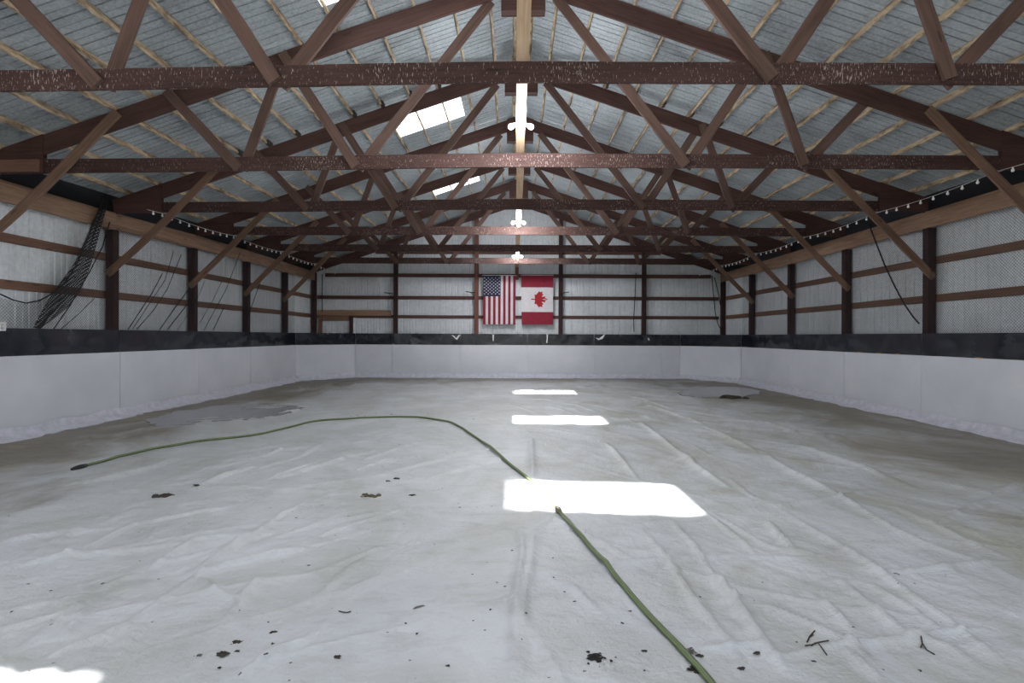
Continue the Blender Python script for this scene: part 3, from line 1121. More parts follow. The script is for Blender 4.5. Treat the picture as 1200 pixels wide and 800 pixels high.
def floor_h(x, y):
    i = int(np.clip(np.searchsorted(xs, x), 1, nx - 1))
    j = int(np.clip(np.searchsorted(ys, y), 1, ny - 1))
    return float(max(H[i, j], H[i - 1, j], H[i, j - 1], H[i - 1, j - 1]))


# turned-up edge of the liner against the boards
outl = [(BXL + 0.022, 2.5)] + [(BXL + 0.022, 17.65), (-6.0, BY - 0.022), (6.18, BY - 0.022), (BXR - 0.022, 17.61), (BXR - 0.022, 2.5)]
pts = []
for a, b in zip(outl[:-1], outl[1:]):
    L = math.hypot(b[0] - a[0], b[1] - a[1])
    d = ((b[0] - a[0]) / L, (b[1] - a[1]) / L)
    nrm = (d[1], -d[0])
    k = int(L / 0.05)
    for i in range(k + 1):
        pts.append((a[0] + d[0] * L * i / k, a[1] + d[1] * L * i / k, nrm))
prof = [(0.24, 0.010), (0.17, 0.028), (0.11, 0.045), (0.055, 0.08), (0.024, 0.12), (0.010, 0.16)]
wn = [[0.5 * math.sin(i * 0.31 + 1.7 * j) + 0.5 * random.uniform(-1, 1) for j in range(6)] for i in range(len(pts))]
for _ in range(5):
    wn = [[(wn[max(0, i - 1)][j] + wn[i][j] + wn[min(len(pts) - 1, i + 1)][j]) / 3 for j in range(6)] for i in range(len(pts))]
m = MB()


def Pedge(i, j):
    x, y, nr = pts[i]
    o, z = prof[j]
    w = wn[i][j] * 0.7
    o2 = o * (1 + 0.45 * w) + (0.012 if j < 5 else 0)
    z2 = z * (1 + 0.35 * w * (j > 1)) + (0.02 if j else 0.004)
    return (x + nr[0] * o2, y + nr[1] * o2, z2)


m.grid(Pedge, len(pts) - 1, 5)
e = m.build('liner_edge', M['skirt'], liner)
e['label'] = 'crumpled edge of the liner turned up against the boards'

# ------------------------------------------------------------------ puddles


def puddle(pix, lab):
    P = [fl(*p) for p in pix]
    cx = sum(p[0] for p in P) / len(P)
    cy = sum(p[1] for p in P) / len(P)
    # smooth closed outline
    n = len(P)
    out = []
    for i in range(n):
        p0, p1, p2, p3 = (np.array(P[(i + k) % n]) for k in (-1, 0, 1, 2))
        for t in np.linspace(0, 1, 10, endpoint=False):
            q = 0.5 * ((2 * p1) + (-p0 + p2) * t + (2 * p0 - 5 * p1 + 4 * p2 - p3) * t * t + (-p0 + 3 * p1 - 3 * p2 + p3) * t ** 3)
            out.append(q)
    zt = 0.036
    k = len(out)
    ph = rng.uniform(0, 6, 4)
    res = []
    for i in range(k):
        tg = out[(i + 1) % k] - out[i - 1]
        nn = np.array([tg[1], -tg[0]]) / (np.linalg.norm(tg) + 1e-9)
        th = 2 * math.pi * i / k
        res.append(out[i] + nn * (0.05 * math.sin(11 * th + ph[0]) + 0.04 * math.sin(23 * th + ph[1]) + 0.025 * math.sin(37 * th + ph[2])))
    out = res
    v = [(q[0], q[1], 0.006) for q in out] + [(cx + (q[0] - cx) * 0.99, cy + (q[1] - cy) * 0.99, zt) for q in out]
    f = [(i, (i + 1) % k, k + (i + 1) % k, k + i) for i in range(k)] + [tuple(range(k, 2 * k))]
    m = MB()
    m.add(v, f)
    return tag(m.build('puddle', M['puddle'], loc=(cx, cy, 0)), lab, 'puddle', 'puddles on the liner')


puddle([(172, 499), (200, 487), (250, 479), (300, 477), (345, 478), (352, 482), (322, 490), (280, 495), (240, 497), (205, 503)], 'shallow grey puddle on the liner near the left boards')
puddle([(795, 461), (815, 455), (845, 453), (880, 455), (893, 459), (880, 463), (840, 465.5), (810, 465)], 'shallow grey puddle on the liner near the far right corner')

# ------------------------------------------------------------------ hose
hp = [(97, 552), (120, 546), (150, 538), (200, 527), (240, 521), (300, 513), (340, 504), (375, 496.5), (410, 494), (440, 492), (480, 491.5), (505, 493.5), (528, 498),
      (543, 506), (560, 517), (580, 532), (598, 548), (624, 568), (641, 585), (655, 602), (672, 625), (700, 655), (722, 680), (745, 707), (765, 730), (790, 757), (812, 782), (832, 806), (850, 832)]
HP = [np.array(fl(*p)) for p in hp]
path = []
for i in range(len(HP) - 1):
    p0, p1, p2, p3 = HP[max(i - 1, 0)], HP[i], HP[i + 1], HP[min(i + 2, len(HP) - 1)]
    for t in np.linspace(0, 1, 8, endpoint=False):
        q = 0.5 * ((2 * p1) + (-p0 + p2) * t + (2 * p0 - 5 * p1 + 4 * p2 - p3) * t * t + (-p0 + 3 * p1 - 3 * p2 + p3) * t ** 3)
        path.append(q)
path.append(HP[-1])
RH = 0.0165
P3 = [(q[0], q[1], floor_h(q[0], q[1]) + RH * 0.9) for q in path]
zs = [p[2] for p in P3]
for _ in range(14):
    zs = [max(zs[i], (zs[max(0, i - 1)] + zs[i] + zs[min(len(zs) - 1, i + 1)]) / 3) for i in range(len(zs))]
P3 = [(p[0], p[1], z) for p, z in zip(P3, zs)]
hose = empty('garden_hose', (P3[0][0], P3[0][1], 0), 'long green hose curving across the white liner to the front', 'hose')


def rel(ps):
    o = hose.location
    return [(p[0] - o.x, p[1] - o.y, p[2] - o.z) for p in ps]


part(MB().tube(rel(P3), RH, 12), 'hose_tube', M['hose'], hose)
d = (Vector(P3[0]) - Vector(P3[2])).normalized()
e0 = Vector(P3[0])
part(MB().tube(rel([e0 - d * 0.05, e0 - d * 0.01, e0 + d * 0.0, e0 + d * 0.05, e0 + d * 0.09, e0 + d * 0.12]), [0.022, 0.026, 0.03, 0.03, 0.024, 0.018], 12), 'hose_end', M['blackrubber'], hose)
kq = 19 * 8
c0, c1 = Vector(P3[kq - 2]), Vector(P3[kq + 2])
d = (c1 - c0).normalized()
c = (c0 + c1) / 2
part(MB().tube(rel([c - d * 0.05, c - d * 0.045, c - d * 0.01, c - d * 0.008, c + d * 0.008, c + d * 0.01, c + d * 0.045, c + d * 0.05]),
               [0.021, 0.026, 0.026, 0.030, 0.030, 0.026, 0.026, 0.021], 14), 'coupling', M['brass'], hose)

# ------------------------------------------------------------------ litter on the liner


def leaf_mesh(s, seed, el=1.6):
    r = random.Random(seed)
    n = 14
    prof = []
    for i in range(n):
        a = 2 * math.pi * i / n
        rad = s * (0.75 + 0.35 * r.uniform(-1, 1))
        prof.append((math.cos(a) * rad * el, math.sin(a) * rad))
    m = MB()
    v, f = [], []
    for lev, (k, zz_) in enumerate(((1.0, 0.003), (0.65, s * 0.35), (0.3, s * 0.45))):
        for x, y in prof:
            v.append((x * k, y * k, zz_ + r.uniform(-0.2, 0.25) * s * (lev > 0)))
    v.append((0, 0, s * 0.35))
    for l in range(2):
        for i in range(n):
            j = (i + 1) % n
            f.append((l * n + i, l * n + j, (l + 1) * n + j, (l + 1) * n + i))
    for i in range(n):
        f.append((2 * n + i, 2 * n + (i + 1) % n, 3 * n))
    f.append(tuple(range(n - 1, -1, -1)))
    m.add(v, f)
    return m


def clump_mesh(s, seed, n=16, spread=1.6):
    r = random.Random(seed)
    m = MB()
    for k in range(n):
        a, q = r.uniform(0, 6.28), abs(r.gauss(0, 0.5)) * s * spread
        cx, cy = math.cos(a) * q * 1.4, math.sin(a) * q
        b = leaf_mesh(s * r.uniform(0.12, 0.55) * (1 if q < s else 0.5), seed * 31 + k, r.uniform(1, 1.8))
        rz = r.uniform(0, 6.28)
        b.v = [(cx + x * math.cos(rz) - y * math.sin(rz), cy + x * math.sin(rz) + y * math.cos(rz), z) for x, y, z in b.v]
        m.add(b.v, b.f)
    return m


def put(m, name, mat, px, py, lab, cat, group=None, rz=0.0):
    x, y = fl(px, py)
    o = m.build(name, M[mat])
    o.location = (x, y, floor_h(x, y) - 0.002)
    o.rotation_euler = (0, 0, rz)
    return tag(o, lab, cat, group)


G = 'leaf litter on the liner'
put(clump_mesh(0.040, 1, 24), 'dirt_clump', 'dirt', 699, 777, 'black crumbly dirt clump on the liner left of the hose', 'dirt clump')
put(clump_mesh(0.030, 2, 16, 1.2), 'dirt_clump', 'dirt', 817, 791, 'black dirt clump lying over the hose at the bottom edge', 'dirt clump')
put(clump_mesh(0.028, 3, 10), 'dead_leaf', 'greyleaf', 812, 768, 'pale torn dead leaf just right of the hose', 'leaf', G)
put(leaf_mesh(0.018, 4), 'dead_leaf', 'leaf', 823, 773, 'small dark leaf touching the pale torn leaf by the hose', 'leaf', G)
put(clump_mesh(0.026, 5, 12, 0.9), 'dead_leaf', 'leaf', 277, 759, 'ragged dark leaf at the top of the near left cluster', 'leaf', G)
put(leaf_mesh(0.026, 6, 1.5), 'dead_leaf', 'leaf', 262, 775, 'darkest broad leaf at the bottom of the near left cluster', 'leaf', G)
put(leaf_mesh(0.014, 7, 1.6), 'dead_leaf', 'leaf', 279, 770, 'small curled leaf right of the darkest broad leaf', 'leaf', G)
put(clump_mesh(0.020, 8, 8), 'dead_leaf', 'greyleaf', 236, 777, 'grey broken leaf left of the darkest broad leaf', 'leaf', G)
put(leaf_mesh(0.016, 9, 1.8), 'dead_leaf', 'leaf', 322, 747, 'single dark leaf right of the near left cluster', 'leaf', G, 0.5)
put(leaf_mesh(0.018, 10, 1.4), 'dead_leaf', 'leaf', 397, 777, 'round dark leaf alone at the bottom left of centre', 'leaf', G, 0.3)
put(leaf_mesh(0.016, 11, 3.0), 'dead_leaf', 'greyleaf', 492, 715, 'long narrow grey leaf in the near middle', 'leaf', G, 0.5)
put(leaf_mesh(0.012, 12, 1.3), 'dead_leaf', 'greyleaf', 363, 667, 'small round grey leaf left of centre', 'leaf', G)
put(leaf_mesh(0.018, 13, 1.6), 'dead_leaf', 'leaf', 888, 772, 'single dark leaf right of the hose at the bottom', 'leaf', G)
put(leaf_mesh(0.016, 14, 1.6), 'dead_leaf', 'leaf', 871, 789, 'dark leaf on the fold at the bottom edge right of the hose', 'leaf', G)
put(clump_mesh(0.085, 15, 18, 0.9), 'dead_leaf', 'leaf', 195, 585, 'wide patch of dark leaf scraps below the hose end', 'leaf', G)
put(clump_mesh(0.05, 16, 9), 'dead_leaf', 'leaf', 231, 576, 'smaller leaf scrap right of the wide patch below the hose', 'leaf', G)
put(clump_mesh(0.065, 17, 14), 'dead_leaf', 'oliveleaf', 436, 584, 'olive brown leaf patch left of the sunlit floor', 'leaf', G)
put(leaf_mesh(0.03, 18, 1.7), 'dead_leaf', 'leaf', 465, 564, 'dark leaf above the olive leaf patch', 'leaf', G)
put(leaf_mesh(0.026, 19, 1.5), 'dead_leaf', 'greyleaf', 455, 568, 'grey leaf just left of the dark leaf above the olive patch', 'leaf', G)
put(leaf_mesh(0.025, 20, 1.6), 'dead_leaf', 'leaf', 484, 583, 'dark leaf right of the olive leaf patch', 'leaf', G)
put(leaf_mesh(0.014, 21, 1.5), 'dead_leaf', 'leaf', 757, 767, 'dark leaf flake between the dirt clump and hose', 'leaf', G)
put(clump_mesh(0.25, 22, 14, 1.0), 'dirt_clump', 'leaf', 858, 467, 'dark flat debris patch beside the far right puddle', 'debris')


def twig(pix, ox, oy, lab, r=0.0035):
    ps = []
    for br in pix:
        ps.append([(fl(ox + p[0] * 0.3, oy + p[1] * 0.3)) for p in br])
    x0, y0 = ps[0][0]
    m = MB()
    for br in ps:
        m.tube([(x - x0, y - y0, floor_h(x, y) + 0.003 + 0.004 * (k % 2) - 0.004) for k, (x, y) in enumerate(br)], r, 6)
    o = m.build('twig', M['leaf'])
    o.location = (x0, y0, 0.002)
    return tag(o, lab, 'twig', 'twigs on the liner')


twig([[(328, 535), (345, 543), (360, 542), (376, 540)]], 300, 560, 'short bent twig on the liner left of centre')
twig([[(350, 680), (375, 690), (400, 686), (442, 684)], [(375, 690), (390, 672)], [(400, 686), (436, 718)]], 840, 560, 'forked twig lying on the near right liner')
twig([[(358, 660), (368, 640), (388, 618)], [(368, 640), (382, 634)]], 840, 560, 'small upright-lying twig above the forked twig')
twig([[(796, 640), (808, 672), (826, 688), (856, 706)], [(808, 672), (802, 682)]], 840, 560, 'bent twig on the liner toward the bottom right')

tiny = [(540, 598), (538, 593), (525, 784), (601, 649), (618, 729), (613, 756), (757, 790), (1037, 790), (1080, 635), (895, 685), (519, 575), (411, 491), (419, 490), (428, 490), (441, 487),
        (502, 487), (555, 493), (470, 484), (459, 488), (527, 784), (477, 736), (555, 677), (649, 657), (593, 692), (122, 692), (34, 692), (187, 685), (180, 735), (282, 724), (223, 619), (348, 611),
        (394, 632), (409, 608), (316, 735), (321, 773), (259, 790), (342, 785), (313, 784), (15, 728), (61, 700), (165, 664), (217, 635), (650, 681), (663, 697), (675, 708), (731, 733), (740, 719),
        (822, 704), (1002, 743), (1003, 755), (1080, 790), (935, 757), (956, 781), (467, 543), (469, 523), (560, 597), (577, 596), (490, 747), (482, 777), (556, 731), (570, 742), (576, 719), (510, 642)]
tiny0 = [leaf_mesh(0.009, 60 + k, 1.5) for k in range(4)]
tm = [m.build('leaf_fleck', M['leaf']) for m in tiny0]
for k, (px, py) in enumerate(tiny):
    if k < 4:
        o = tm[k]
    else:
        o = tm[k % 4].copy()
        C.objects.link(o)
    x, y = fl(px, py)
    o.location = (x, y, floor_h(x, y) - 0.001)
    s = random.uniform(0.55, 1.1) * (1 + max(0, y - 5) * 0.22)
    o.scale = (s, s, s)
    o.rotation_euler = (0, 0, random.uniform(0, 6.28))
    tag(o, 'tiny dark leaf fleck on the white liner', 'leaf', 'tiny leaf flecks scattered on the liner')

# ------------------------------------------------------------------ netting
NXL, NXR = XL + 0.012, XR - 0.012


def net_top_left(y):
    key = [(6.6, 2.55), (7.1, 2.27), (7.48, 2.12), (7.87, 2.03), (8.3, 2.16), (8.53, 2.36), (8.87, 2.92), (9.14, 3.48), (9.2, 3.63), (19.3, 3.63)]
    return float(np.interp(y, [k[0] for k in key], [k[1] for k in key]))


netl = empty('side_netting', (NXL, 6.6, BAND_H), 'black netting along the left wall, its near end pulled down in a swag', 'net')
m = MB()
ycol = np.concatenate([np.linspace(6.6, 9.4, 40), np.linspace(9.6, 17.6, 40)])


def Pn(i, j):
    y = ycol[i]
    z = BAND_H + (net_top_left(y) - BAND_H) * j / 10 + 0.005
    return (0.006 * math.sin(y * 2.7 + z * 2), y - 6.6, z - BAND_H)


m.grid(Pn, len(ycol) - 1, 10, uvf=lambda p: (p[1], p[2]))
part(m, 'net_mesh', M['net'], netl)
# gathered edge of the swag
ge = [(122, 232, 2.0), (119, 245, 3.5), (113, 262, 6), (106, 285, 8), (98, 308, 10), (90, 325, 13), (80, 343, 15), (68, 360, 13), (56, 374, 8), (44, 387, 2.5)]
m = MB()


def Pg(i, j):
    a = ge[i]
    y, z = sidewall(a[0] + (j - 3) / 3 * a[2] * 0.95, a[1] + (j - 3) / 3 * a[2] * 0.3, NXL + 0.05)
    return (0.05 + 0.04 * math.sin(j * 2.4 + i * 0.5), y - 6.6, z - BAND_H)


m.grid(Pg, len(ge) - 1, 6, uvf=lambda p: (p[1], p[2]))
g = part(m, 'gathered_fold', M['densenet'], netl)
folds = [[(0, 347), (15, 354), (30, 357.5), (45, 355), (60, 347), (75, 334), (88, 315), (99, 290), (110, 262), (121, 233)],
         [(128, 262), (120, 290), (105, 320), (82, 360), (62, 389)], [(190, 322), (178, 345), (150, 388)], [(203, 296), (193, 330), (172, 362), (155, 388)],
         [(212, 300), (196, 340), (180, 365), (160, 388)], [(220, 342), (205, 362), (187, 388)], [(240, 330), (230, 355), (208, 388)], [(281, 297), (265, 340), (239, 388)],
         [(110, 352), (92, 370), (70, 389)], [(222, 355), (210, 370), (196, 388)], [(262, 326), (250, 352), (234, 380)], [(310, 318), (300, 345), (285, 388)], [(262, 362), (250, 388)]]
for k, q in enumerate(folds):
    ps = []
    for p in q:
        y, z = sidewall(p[0], p[1], NXL + 0.03)
        ps.append((0.03, y - 6.6, z - BAND_H))
    rr = 0.011 if k == 0 else random.uniform(0.005, 0.010)
    o = part(MB().tube(ps, rr, 6), 'net_edge' if k == 0 else 'net_fold', M['rope'], netl)

netr = empty('side_netting', (NXR, 6.6, BAND_H), 'black netting hanging flat along the whole right wall', 'net')
m = MB()


def Pr(i, j):
    y = 6.6 + i * 0.25
    z = BAND_H + (3.63 - BAND_H) * j / 10 + 0.005
    return (0.006 * math.sin(y * 2.3 + z * 2), y - 6.6, z - BAND_H)


m.grid(Pr, 44, 10, uvf=lambda p: (p[1], p[2]))
part(m, 'net_mesh', M['net'], netr)

# cable with small white bulbs under the truss ends on each side


def string_lights(X, z0, y0, y1, lab):
    root = empty('string_lights', (X, y0, z0), lab, 'string lights')
    m = MB()
    n = 120
    P = []
    for i in range(n + 1):
        y = y0 + (y1 - y0) * i / n
        sag = -0.045 * abs(math.sin(math.pi * (y - 2 * BAY) / BAY))
        P.append((0, y - y0, sag))
    m.tube(P, 0.0045, 6)
    part(m, 'wire', M['wire'], root)
    first = None
    k = 0
    y = y0 + 0.15
    while y < y1 - 0.05:
        sag = -0.045 * abs(math.sin(math.pi * (y - 2 * BAY) / BAY))
        if first is None:
            b = MB()
            b.lathe([(0.006, 0.0), (0.010, -0.006), (0.010, -0.022), (0.018, -0.034), (0.021, -0.048), (0.015, -0.062), (0.003, -0.068)], 10)
            first = b.build('bulb', M['whitebulb'], root)
            o = first
        else:
            o = first.copy()
            C.objects.link(o)
            o.parent = root
        o.location = (random.uniform(-0.006, 0.006), y - y0, sag - 0.002)
        y += random.uniform(0.24, 0.30)
    return root


string_lights(XC - 6.72, 3.935, 9.3, 19.2, 'string of small white bulbs under the truss ends on the left')
string_lights(XC + 6.72, 3.935, 6.4, 19.2, 'string of small white bulbs under the truss ends on the right')

# ropes and cables


def rope_side(pix, X, r, lab, cat='rope', name='hanging_rope'):
    ps = []
    for p in pix:
        y, z = sidewall(p[0], p[1], X)
        ps.append((X, y, z))
    m = MB().tube(ps, r, 8)
    return tag(m.build(name, M['rope'], loc=ps[-1]), lab, cat)


rope_side([(1018, 262), (1022, 272), (1029, 290), (1037, 310), (1048, 333), (1060, 355), (1070, 369), (1077, 377)], NXR - 0.05, 0.014, 'black rope slanting down the right wall to the nearest post')


def rope_back(pix, lab):
    ps = []
    for p in pix:
        x, z = backwall(p[0], p[1], YB - 0.03)
        ps.append((x, YB - 0.03, z))
    return tag(MB().tube(ps, 0.016, 8).build('hanging_cable', M['rope'], loc=ps[-1]), lab, 'cable', 'cables hanging on the far wall')


rope_back([(834, 322), (835, 335), (836.5, 350), (838, 365), (841, 378), (846, 387)], 'outer black cable hanging by the far right corner post')
rope_back([(837, 324), (840, 336), (843, 348), (844, 356)], 'shorter black cable beside the far right corner post')
rope_back([(377.5, 322), (377.3, 345), (377.5, 366)], 'thin black cable hanging above the door frame')
rope_back([(745, 319), (744, 345), (742.5, 375), (743, 388)], 'thin dark cable left of the post between flag and right corner')

# brackets on the far posts
for px, py, dr_, lab in ((455, 344, -1, 'small dark bracket arm left of the post beside the door frame'), (551, 342.5, -1, 'small dark bracket arm on the reddish post by the striped flag'),
                         (661.5, 342.5, 1, 'small dark bracket arm on the post right of the maple leaf flag')):
    x, z = backwall(px, py, YB - 0.02)
    m = MB()
    m.tube([(x - 0.17, YB - 0.03, z - 0.02 * dr_), (x, YB - 0.035, z), (x + 0.17, YB - 0.03, z + 0.02 * dr_)], 0.016, 8)
    m.tube([(x - dr_ * 0.15, YB - 0.03, z - 0.02), (x - dr_ * 0.15, YB - 0.03, z - 0.14), (x, YB - 0.034, z - 0.005)], 0.010, 8)
    tag(m.build('wall_bracket', M['iron'], loc=(x, YB - 0.03, z)), lab, 'bracket', 'brackets on the far posts')

# outlet box at the left edge
y, z = sidewall(2, 385, XL + 0.06)
t = empty('outlet_box', (XL + 0.06, y, z - 0.065), 'small white outlet box on the black strip at the left edge', 'outlet')
part(MB().box((-0.02, 0, 0.065), (0.05, 0.12, 0.13), 0.008), 'box', M['whiteplastic'], t)
m = MB()
for dz in (0.04, 0.09):
    m.lathe([(0.022, 0.0), (0.020, 0.004), (0.004, 0.005)], 14, Matrix.Translation((0.0055, 0, dz)) @ Matrix.Rotation(math.pi / 2, 4, 'Y'))
part(m, 'socket_face', M['greyplastic'], t)

# torn tape scraps on the black strip of the far side
for pix, lab in (([(529, 393), (532, 393.5), (534.5, 396.5), (537, 393), (540, 392), (535.5, 398.5)], 'white V-shaped tape scrap on the black strip left of the flags'),
                 ([(698, 395), (702, 396), (704, 394.5), (709.5, 390.5), (706, 396.5), (701, 398)], 'white tick-shaped tape scrap on the black strip right of the flags'),
                 ([(577.2, 392), (578.8, 392), (578.6, 399.5), (577.4, 399.5)], 'thin white tape strip on the black strip under the striped flag'),
                 ([(640.5, 391), (642, 391.5), (641.5, 401), (640, 402), (640.8, 396)], 'white tape streak on the black strip under the maple leaf flag'),
                 ([(759.2, 395), (760.6, 395.4), (761.3, 398), (760, 398.2)], 'tiny white tape scrap on the black strip near the far right')):
    o = [backwall(p[0], p[1], BY - 0.02) for p in pix]
    m = MB().prism(o, BY - 0.026, BY - 0.004)
    tag(m.build('tape_scrap', M['tape']), lab, 'tape', 'tape scraps on the black strip')

# small wooden shims on top of the white boards
for px in (1008, 1031, 1053, 1148):
    y = BXR * F / (px - VX)
    m = MB().box((BXR - 0.011, y, BOARD_H + 0.006), (0.03, 0.11, 0.016))
    tag(m.build('wood_shim', M['shim'], loc=(BXR - 0.011, y, BOARD_H)), 'small orange wooden shim on top of the right white boards', 'shim', 'wooden shims on the right boards')

# ------------------------------------------------------------------ flags
FY = YB - 0.05


def flag_y(x, z, ph, top):
    return FY - 0.012 - 0.018 * math.sin(x * 9 + ph + 0.6 * z) * min(1, (top - z) * 0.9 + 0.1)


def cloth_rect(m, x0, x1, z0, z1, ph, top, off=0.0, mi=0, thick=0.006):
    nu, nv = max(2, int((x1 - x0) / 0.05)), max(2, int((z1 - z0) / 0.12))
    base = len(m.v)
    for ly in (0, thick):
        m.grid(lambda i, j: (x0 + (x1 - x0) * i / nu, flag_y(x0 + (x1 - x0) * i / nu, z0 + (z1 - z0) * j / nv, ph, top) - off + ly,
                             z0 + (z1 - z0) * j / nv), nu, nv, mi=mi)
    n1 = nv + 1
    o0 = (nu + 1) * n1
    rim = [(i * n1 + j, (i + 1) * n1 + j) for i in range(nu) for j in (0, nv)] + [(i * n1 + j, i * n1 + j + 1) for j in range(nv) for i in (0, nu)]
    for a, b in rim:
        m.add([m.v[base + q] for q in (a, b, b + o0, a + o0)], [(0, 1, 2, 3)], None, mi)


def cloth_poly(m, outline, ph, top, off):
    n = len(outline)
    cx = sum(p[0] for p in outline) / n
    cz = sum(p[1] for p in outline) / n
    v = [(x, flag_y(x, z, ph, top) - off, z) for x, z in outline] + [(cx, flag_y(cx, cz, ph, top) - off, cz)]
    v += [(x, flag_y(x, z, ph, top) - off + 0.004, z) for x, z in outline]
    f = [(i, (i + 1) % n, n) for i in range(n)] + [(i, (i + 1) % n, n + 1 + (i + 1) % n, n + 1 + i) for i in range(n)]
    m.add(v, f)


# striped flag with a starred canton, hung lengthwise
x0, zb = backwall(566, 380, FY)
x1, zt = backwall(604, 323, FY)
us = empty('hanging_flag', (0, 0, 0), 'flag with vertical red and white stripes and starred blue canton on the far wall', 'flag')
w = (x1 - x0) / 13
red, wht = MB(), MB()
cz = zt - (zt - zb) * 0.425
for k in range(13):
    a, b = x0 + k * w, x0 + (k + 1) * w
    cloth_rect(red if k % 2 == 0 else wht, a, b, zb, (cz if k < 7 else zt), 0.4, zt)
part(red, 'red_stripes', M['redcloth'], us)
part(wht, 'white_stripes', M['whitecloth'], us)
ca = MB()
cloth_rect(ca, x0, x0 + 7 * w, cz, zt, 0.4, zt)
can = part(ca, 'canton', M['navycloth'], us)
st = MB()
cw, chh = 7 * w, zt - cz
for i in range(9):              # hung lengthwise: the rows of stars run down the cloth
    cnt = 6 if i % 2 == 0 else 5
    for j in range(cnt):
        sx = x0 + cw * (i + 0.75) / 9.5
        sz = zt - chh * ((j + 0.75 + (0 if cnt == 6 else 0.5)) / 6.5)
        R = 0.031
        o = []
        for q in range(10):
            a = math.pi / 2 + q * math.pi / 5
            r = R if q % 2 == 0 else R * 0.42
            o.append((sx + r * math.cos(a), sz + r * math.sin(a)))
        cloth_poly(st, o, 0.4, zt, 0.004)
so = st.build('stars', M['whitecloth'], can)
rod = MB().tube([(x0 - 0.03, FY - 0.012, zt + 0.01), ((x0 + x1) / 2, FY - 0.012, zt + 0.012), (x1 + 0.03, FY - 0.012, zt + 0.01)], 0.014, 8)
part(rod, 'hem', M['whitecloth'], us)

# red and white maple leaf flag, hung lengthwise
x0, zb = backwall(610.5, 380, FY)
x1, zt = backwall(648, 322.5, FY)
ca_ = empty('hanging_flag', (0, 0, 0), 'red and white maple leaf flag hung lengthwise on the far wall', 'flag')
Hh = zt - zb
r1, r2, w1 = MB(), MB(), MB()
cloth_rect(r1, x0, x1, zt - Hh * 0.245, zt, 2.0, zt)
cloth_rect(r2, x0 + 0.02, x1, zb, zb + Hh * 0.255, 2.0, zt)
part(r2, 'red_band', M['redcloth'], ca_)
cloth_rect(w1, x0 + 0.008, x1, zb + Hh * 0.255, zt - Hh * 0.245, 2.0, zt)
part(r1, 'red_band', M['redcloth'], ca_)
part(w1, 'white_field', M['whitecloth'], ca_)
half = [(0, 1.0), (0.10, 0.80), (0.17, 0.74), (0.27, 0.80), (0.22, 0.46), (0.27, 0.43), (0.44, 0.61), (0.48, 0.51), (0.53, 0.49), (0.71, 0.53), (0.64, 0.33), (0.66, 0.27),
        (0.75, 0.22), (0.42, -0.06), (0.40, -0.12), (0.44, -0.24), (0.10, -0.18), (0.045, -0.20), (0.05, -0.55), (0, -0.55)]
outl = [(x, z) for x, z in half] + [(-x, z) for x, z in reversed(half[1:-1])]
lm = MB()
lx, lz = backwall(629, 350.5, FY)
sc = 0.40
cloth_poly(lm, [(lx + p[1] * sc, lz - p[0] * sc * 1.05) for p in outl], 2.0, zt, 0.005)
part(lm, 'maple_leaf', M['leafred'], ca_)
rod = MB().tube([(x0 - 0.03, FY - 0.012, zt + 0.012), ((x0 + x1) / 2, FY - 0.012, zt + 0.014), (x1 + 0.01, FY - 0.012, zt + 0.012)], 0.014, 8)
part(rod, 'hem', M['whitecloth'], ca_)

# ------------------------------------------------------------------ the left eave has sunk a little towards the open end
def sag(x, y):
    return float(np.interp(y, [5, 7.3, 9.8, 12.2, 14.6], [0.02, 0.0165, 0.0125, 0.004, 0.0])) * min(0.0, x - XC)


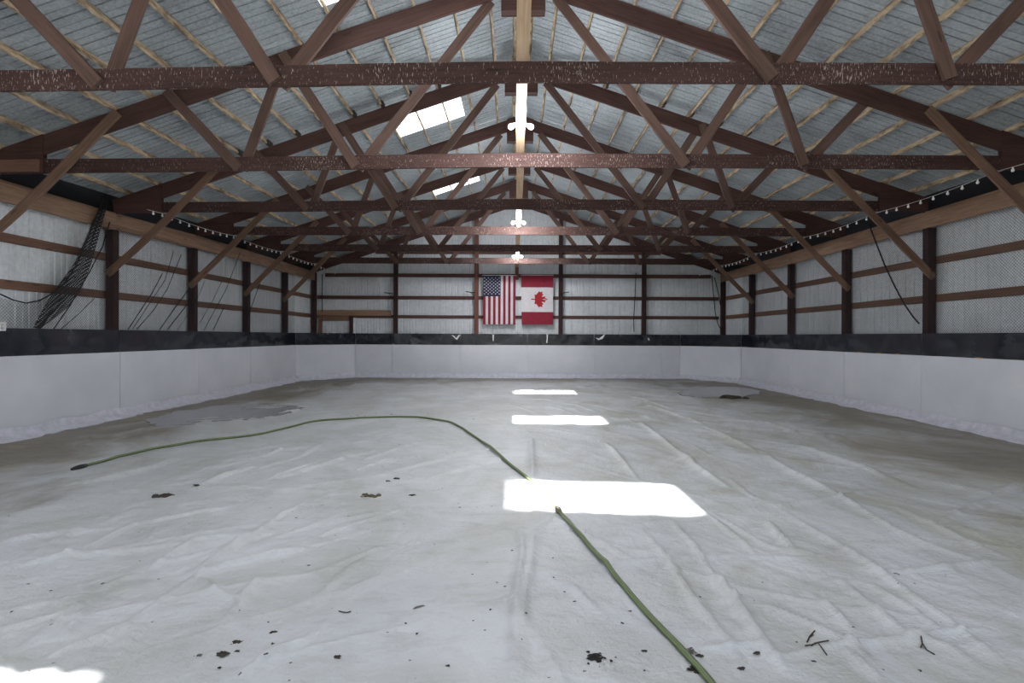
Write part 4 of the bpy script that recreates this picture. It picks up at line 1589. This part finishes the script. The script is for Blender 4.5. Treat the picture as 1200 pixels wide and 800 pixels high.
done = set()
for o in list(C.objects):
    root = o.parent if o.parent else o
    nm = root.name.split('.')[0]
    if nm == 'string_lights' and o.parent and root.location.x < 0:
        if o.name.startswith('bulb'):
            o.location.z += sag(root.location.x, root.location.y + o.location.y)
            continue
    elif nm not in ('roof_truss', 'roof_purlin', 'ceiling', 'skylight', 'trim_1', 'wall_left') and not (nm in ('header_beam', 'wall_post') and root.location.x < -7.45 and root.location.y < 17.5):
        continue
    if o.type != 'MESH':
        continue
    off = root.location if o.parent else o.location
    if nm == 'roof_truss' and o.data.users > 1:
        o.data = o.data.copy()
    me_ = o.data
    if me_.name in done:
        continue
    done.add(me_.name)
    a_ = np.zeros(len(me_.vertices) * 3, np.float32)
    me_.vertices.foreach_get('co', a_)
    a_ = a_.reshape(-1, 3)
    wx, wy, wz = a_[:, 0] + off.x, a_[:, 1] + off.y, a_[:, 2] + off.z
    sl = np.interp(wy, [5, 7.3, 9.8, 12.2, 14.6], [0.02, 0.0165, 0.0125, 0.004, 0.0])
    a_[:, 2] += sl * np.minimum(0, wx - XC) * np.clip((wz - 2.7) / 0.8, 0, 1)
    me_.vertices.foreach_set('co', a_.ravel())
    me_.update()

# ------------------------------------------------------------------ light
world = bpy.data.worlds.new('World')
S.world = world
world.use_nodes = True
wt = world.node_tree
bg = wt.nodes['Background']
sky = wt.nodes.new('ShaderNodeTexSky')
sky.sky_type = 'NISHITA'
sky.sun_disc = False
sky.sun_elevation = math.radians(63)
sky.sun_rotation = math.radians(-60)
sky.air_density = 1.0
sky.dust_density = 2.5
hs = wt.nodes.new('ShaderNodeHueSaturation')
hs.inputs['Saturation'].default_value = 0.35
wt.links.new(sky.outputs[0], hs.inputs['Color'])
wt.links.new(hs.outputs[0], bg.inputs[0])
bg.inputs[1].default_value = 0.42

sd = bpy.data.lights.new('sun', 'SUN')
sd.energy = 60.0
sd.angle = math.radians(1.3)
sd.color = (1.0, 0.985, 0.975)
so_ = bpy.data.objects.new('sun', sd)
C.objects.link(so_)
so_.rotation_euler = Vector((0.43, -0.22, -1.0)).to_track_quat('-Z', 'Y').to_euler()
so_.location = (-10, 12, 20)

# ------------------------------------------------------------------ camera
cd = bpy.data.cameras.new('camera')
cd.sensor_width = 36.0
cd.lens = F * 36.0 / 1200.0
cd.shift_x = -(VX - 600) / 1200.0
cd.shift_y = -(400 - VY) / 1200.0
cd.clip_start = 0.05
co_ = bpy.data.objects.new('camera', cd)
C.objects.link(co_)
co_.location = (0, 0, EYE)
co_.rotation_mode = 'QUATERNION'
co_.rotation_quaternion = Quaternion((1, 0, 0), math.radians(90)) @ Quaternion((0, 0, 1), math.radians(0.25))
S.camera = co_

S.view_settings.view_transform = 'Standard'
S.view_settings.look = 'None'
S.view_settings.gamma = 1.0
S.view_settings.use_curve_mapping = False
S.view_settings.exposure = -0.26
S.cycles.max_bounces = 10
S.cycles.diffuse_bounces = 6
S.cycles.transparent_max_bounces = 16
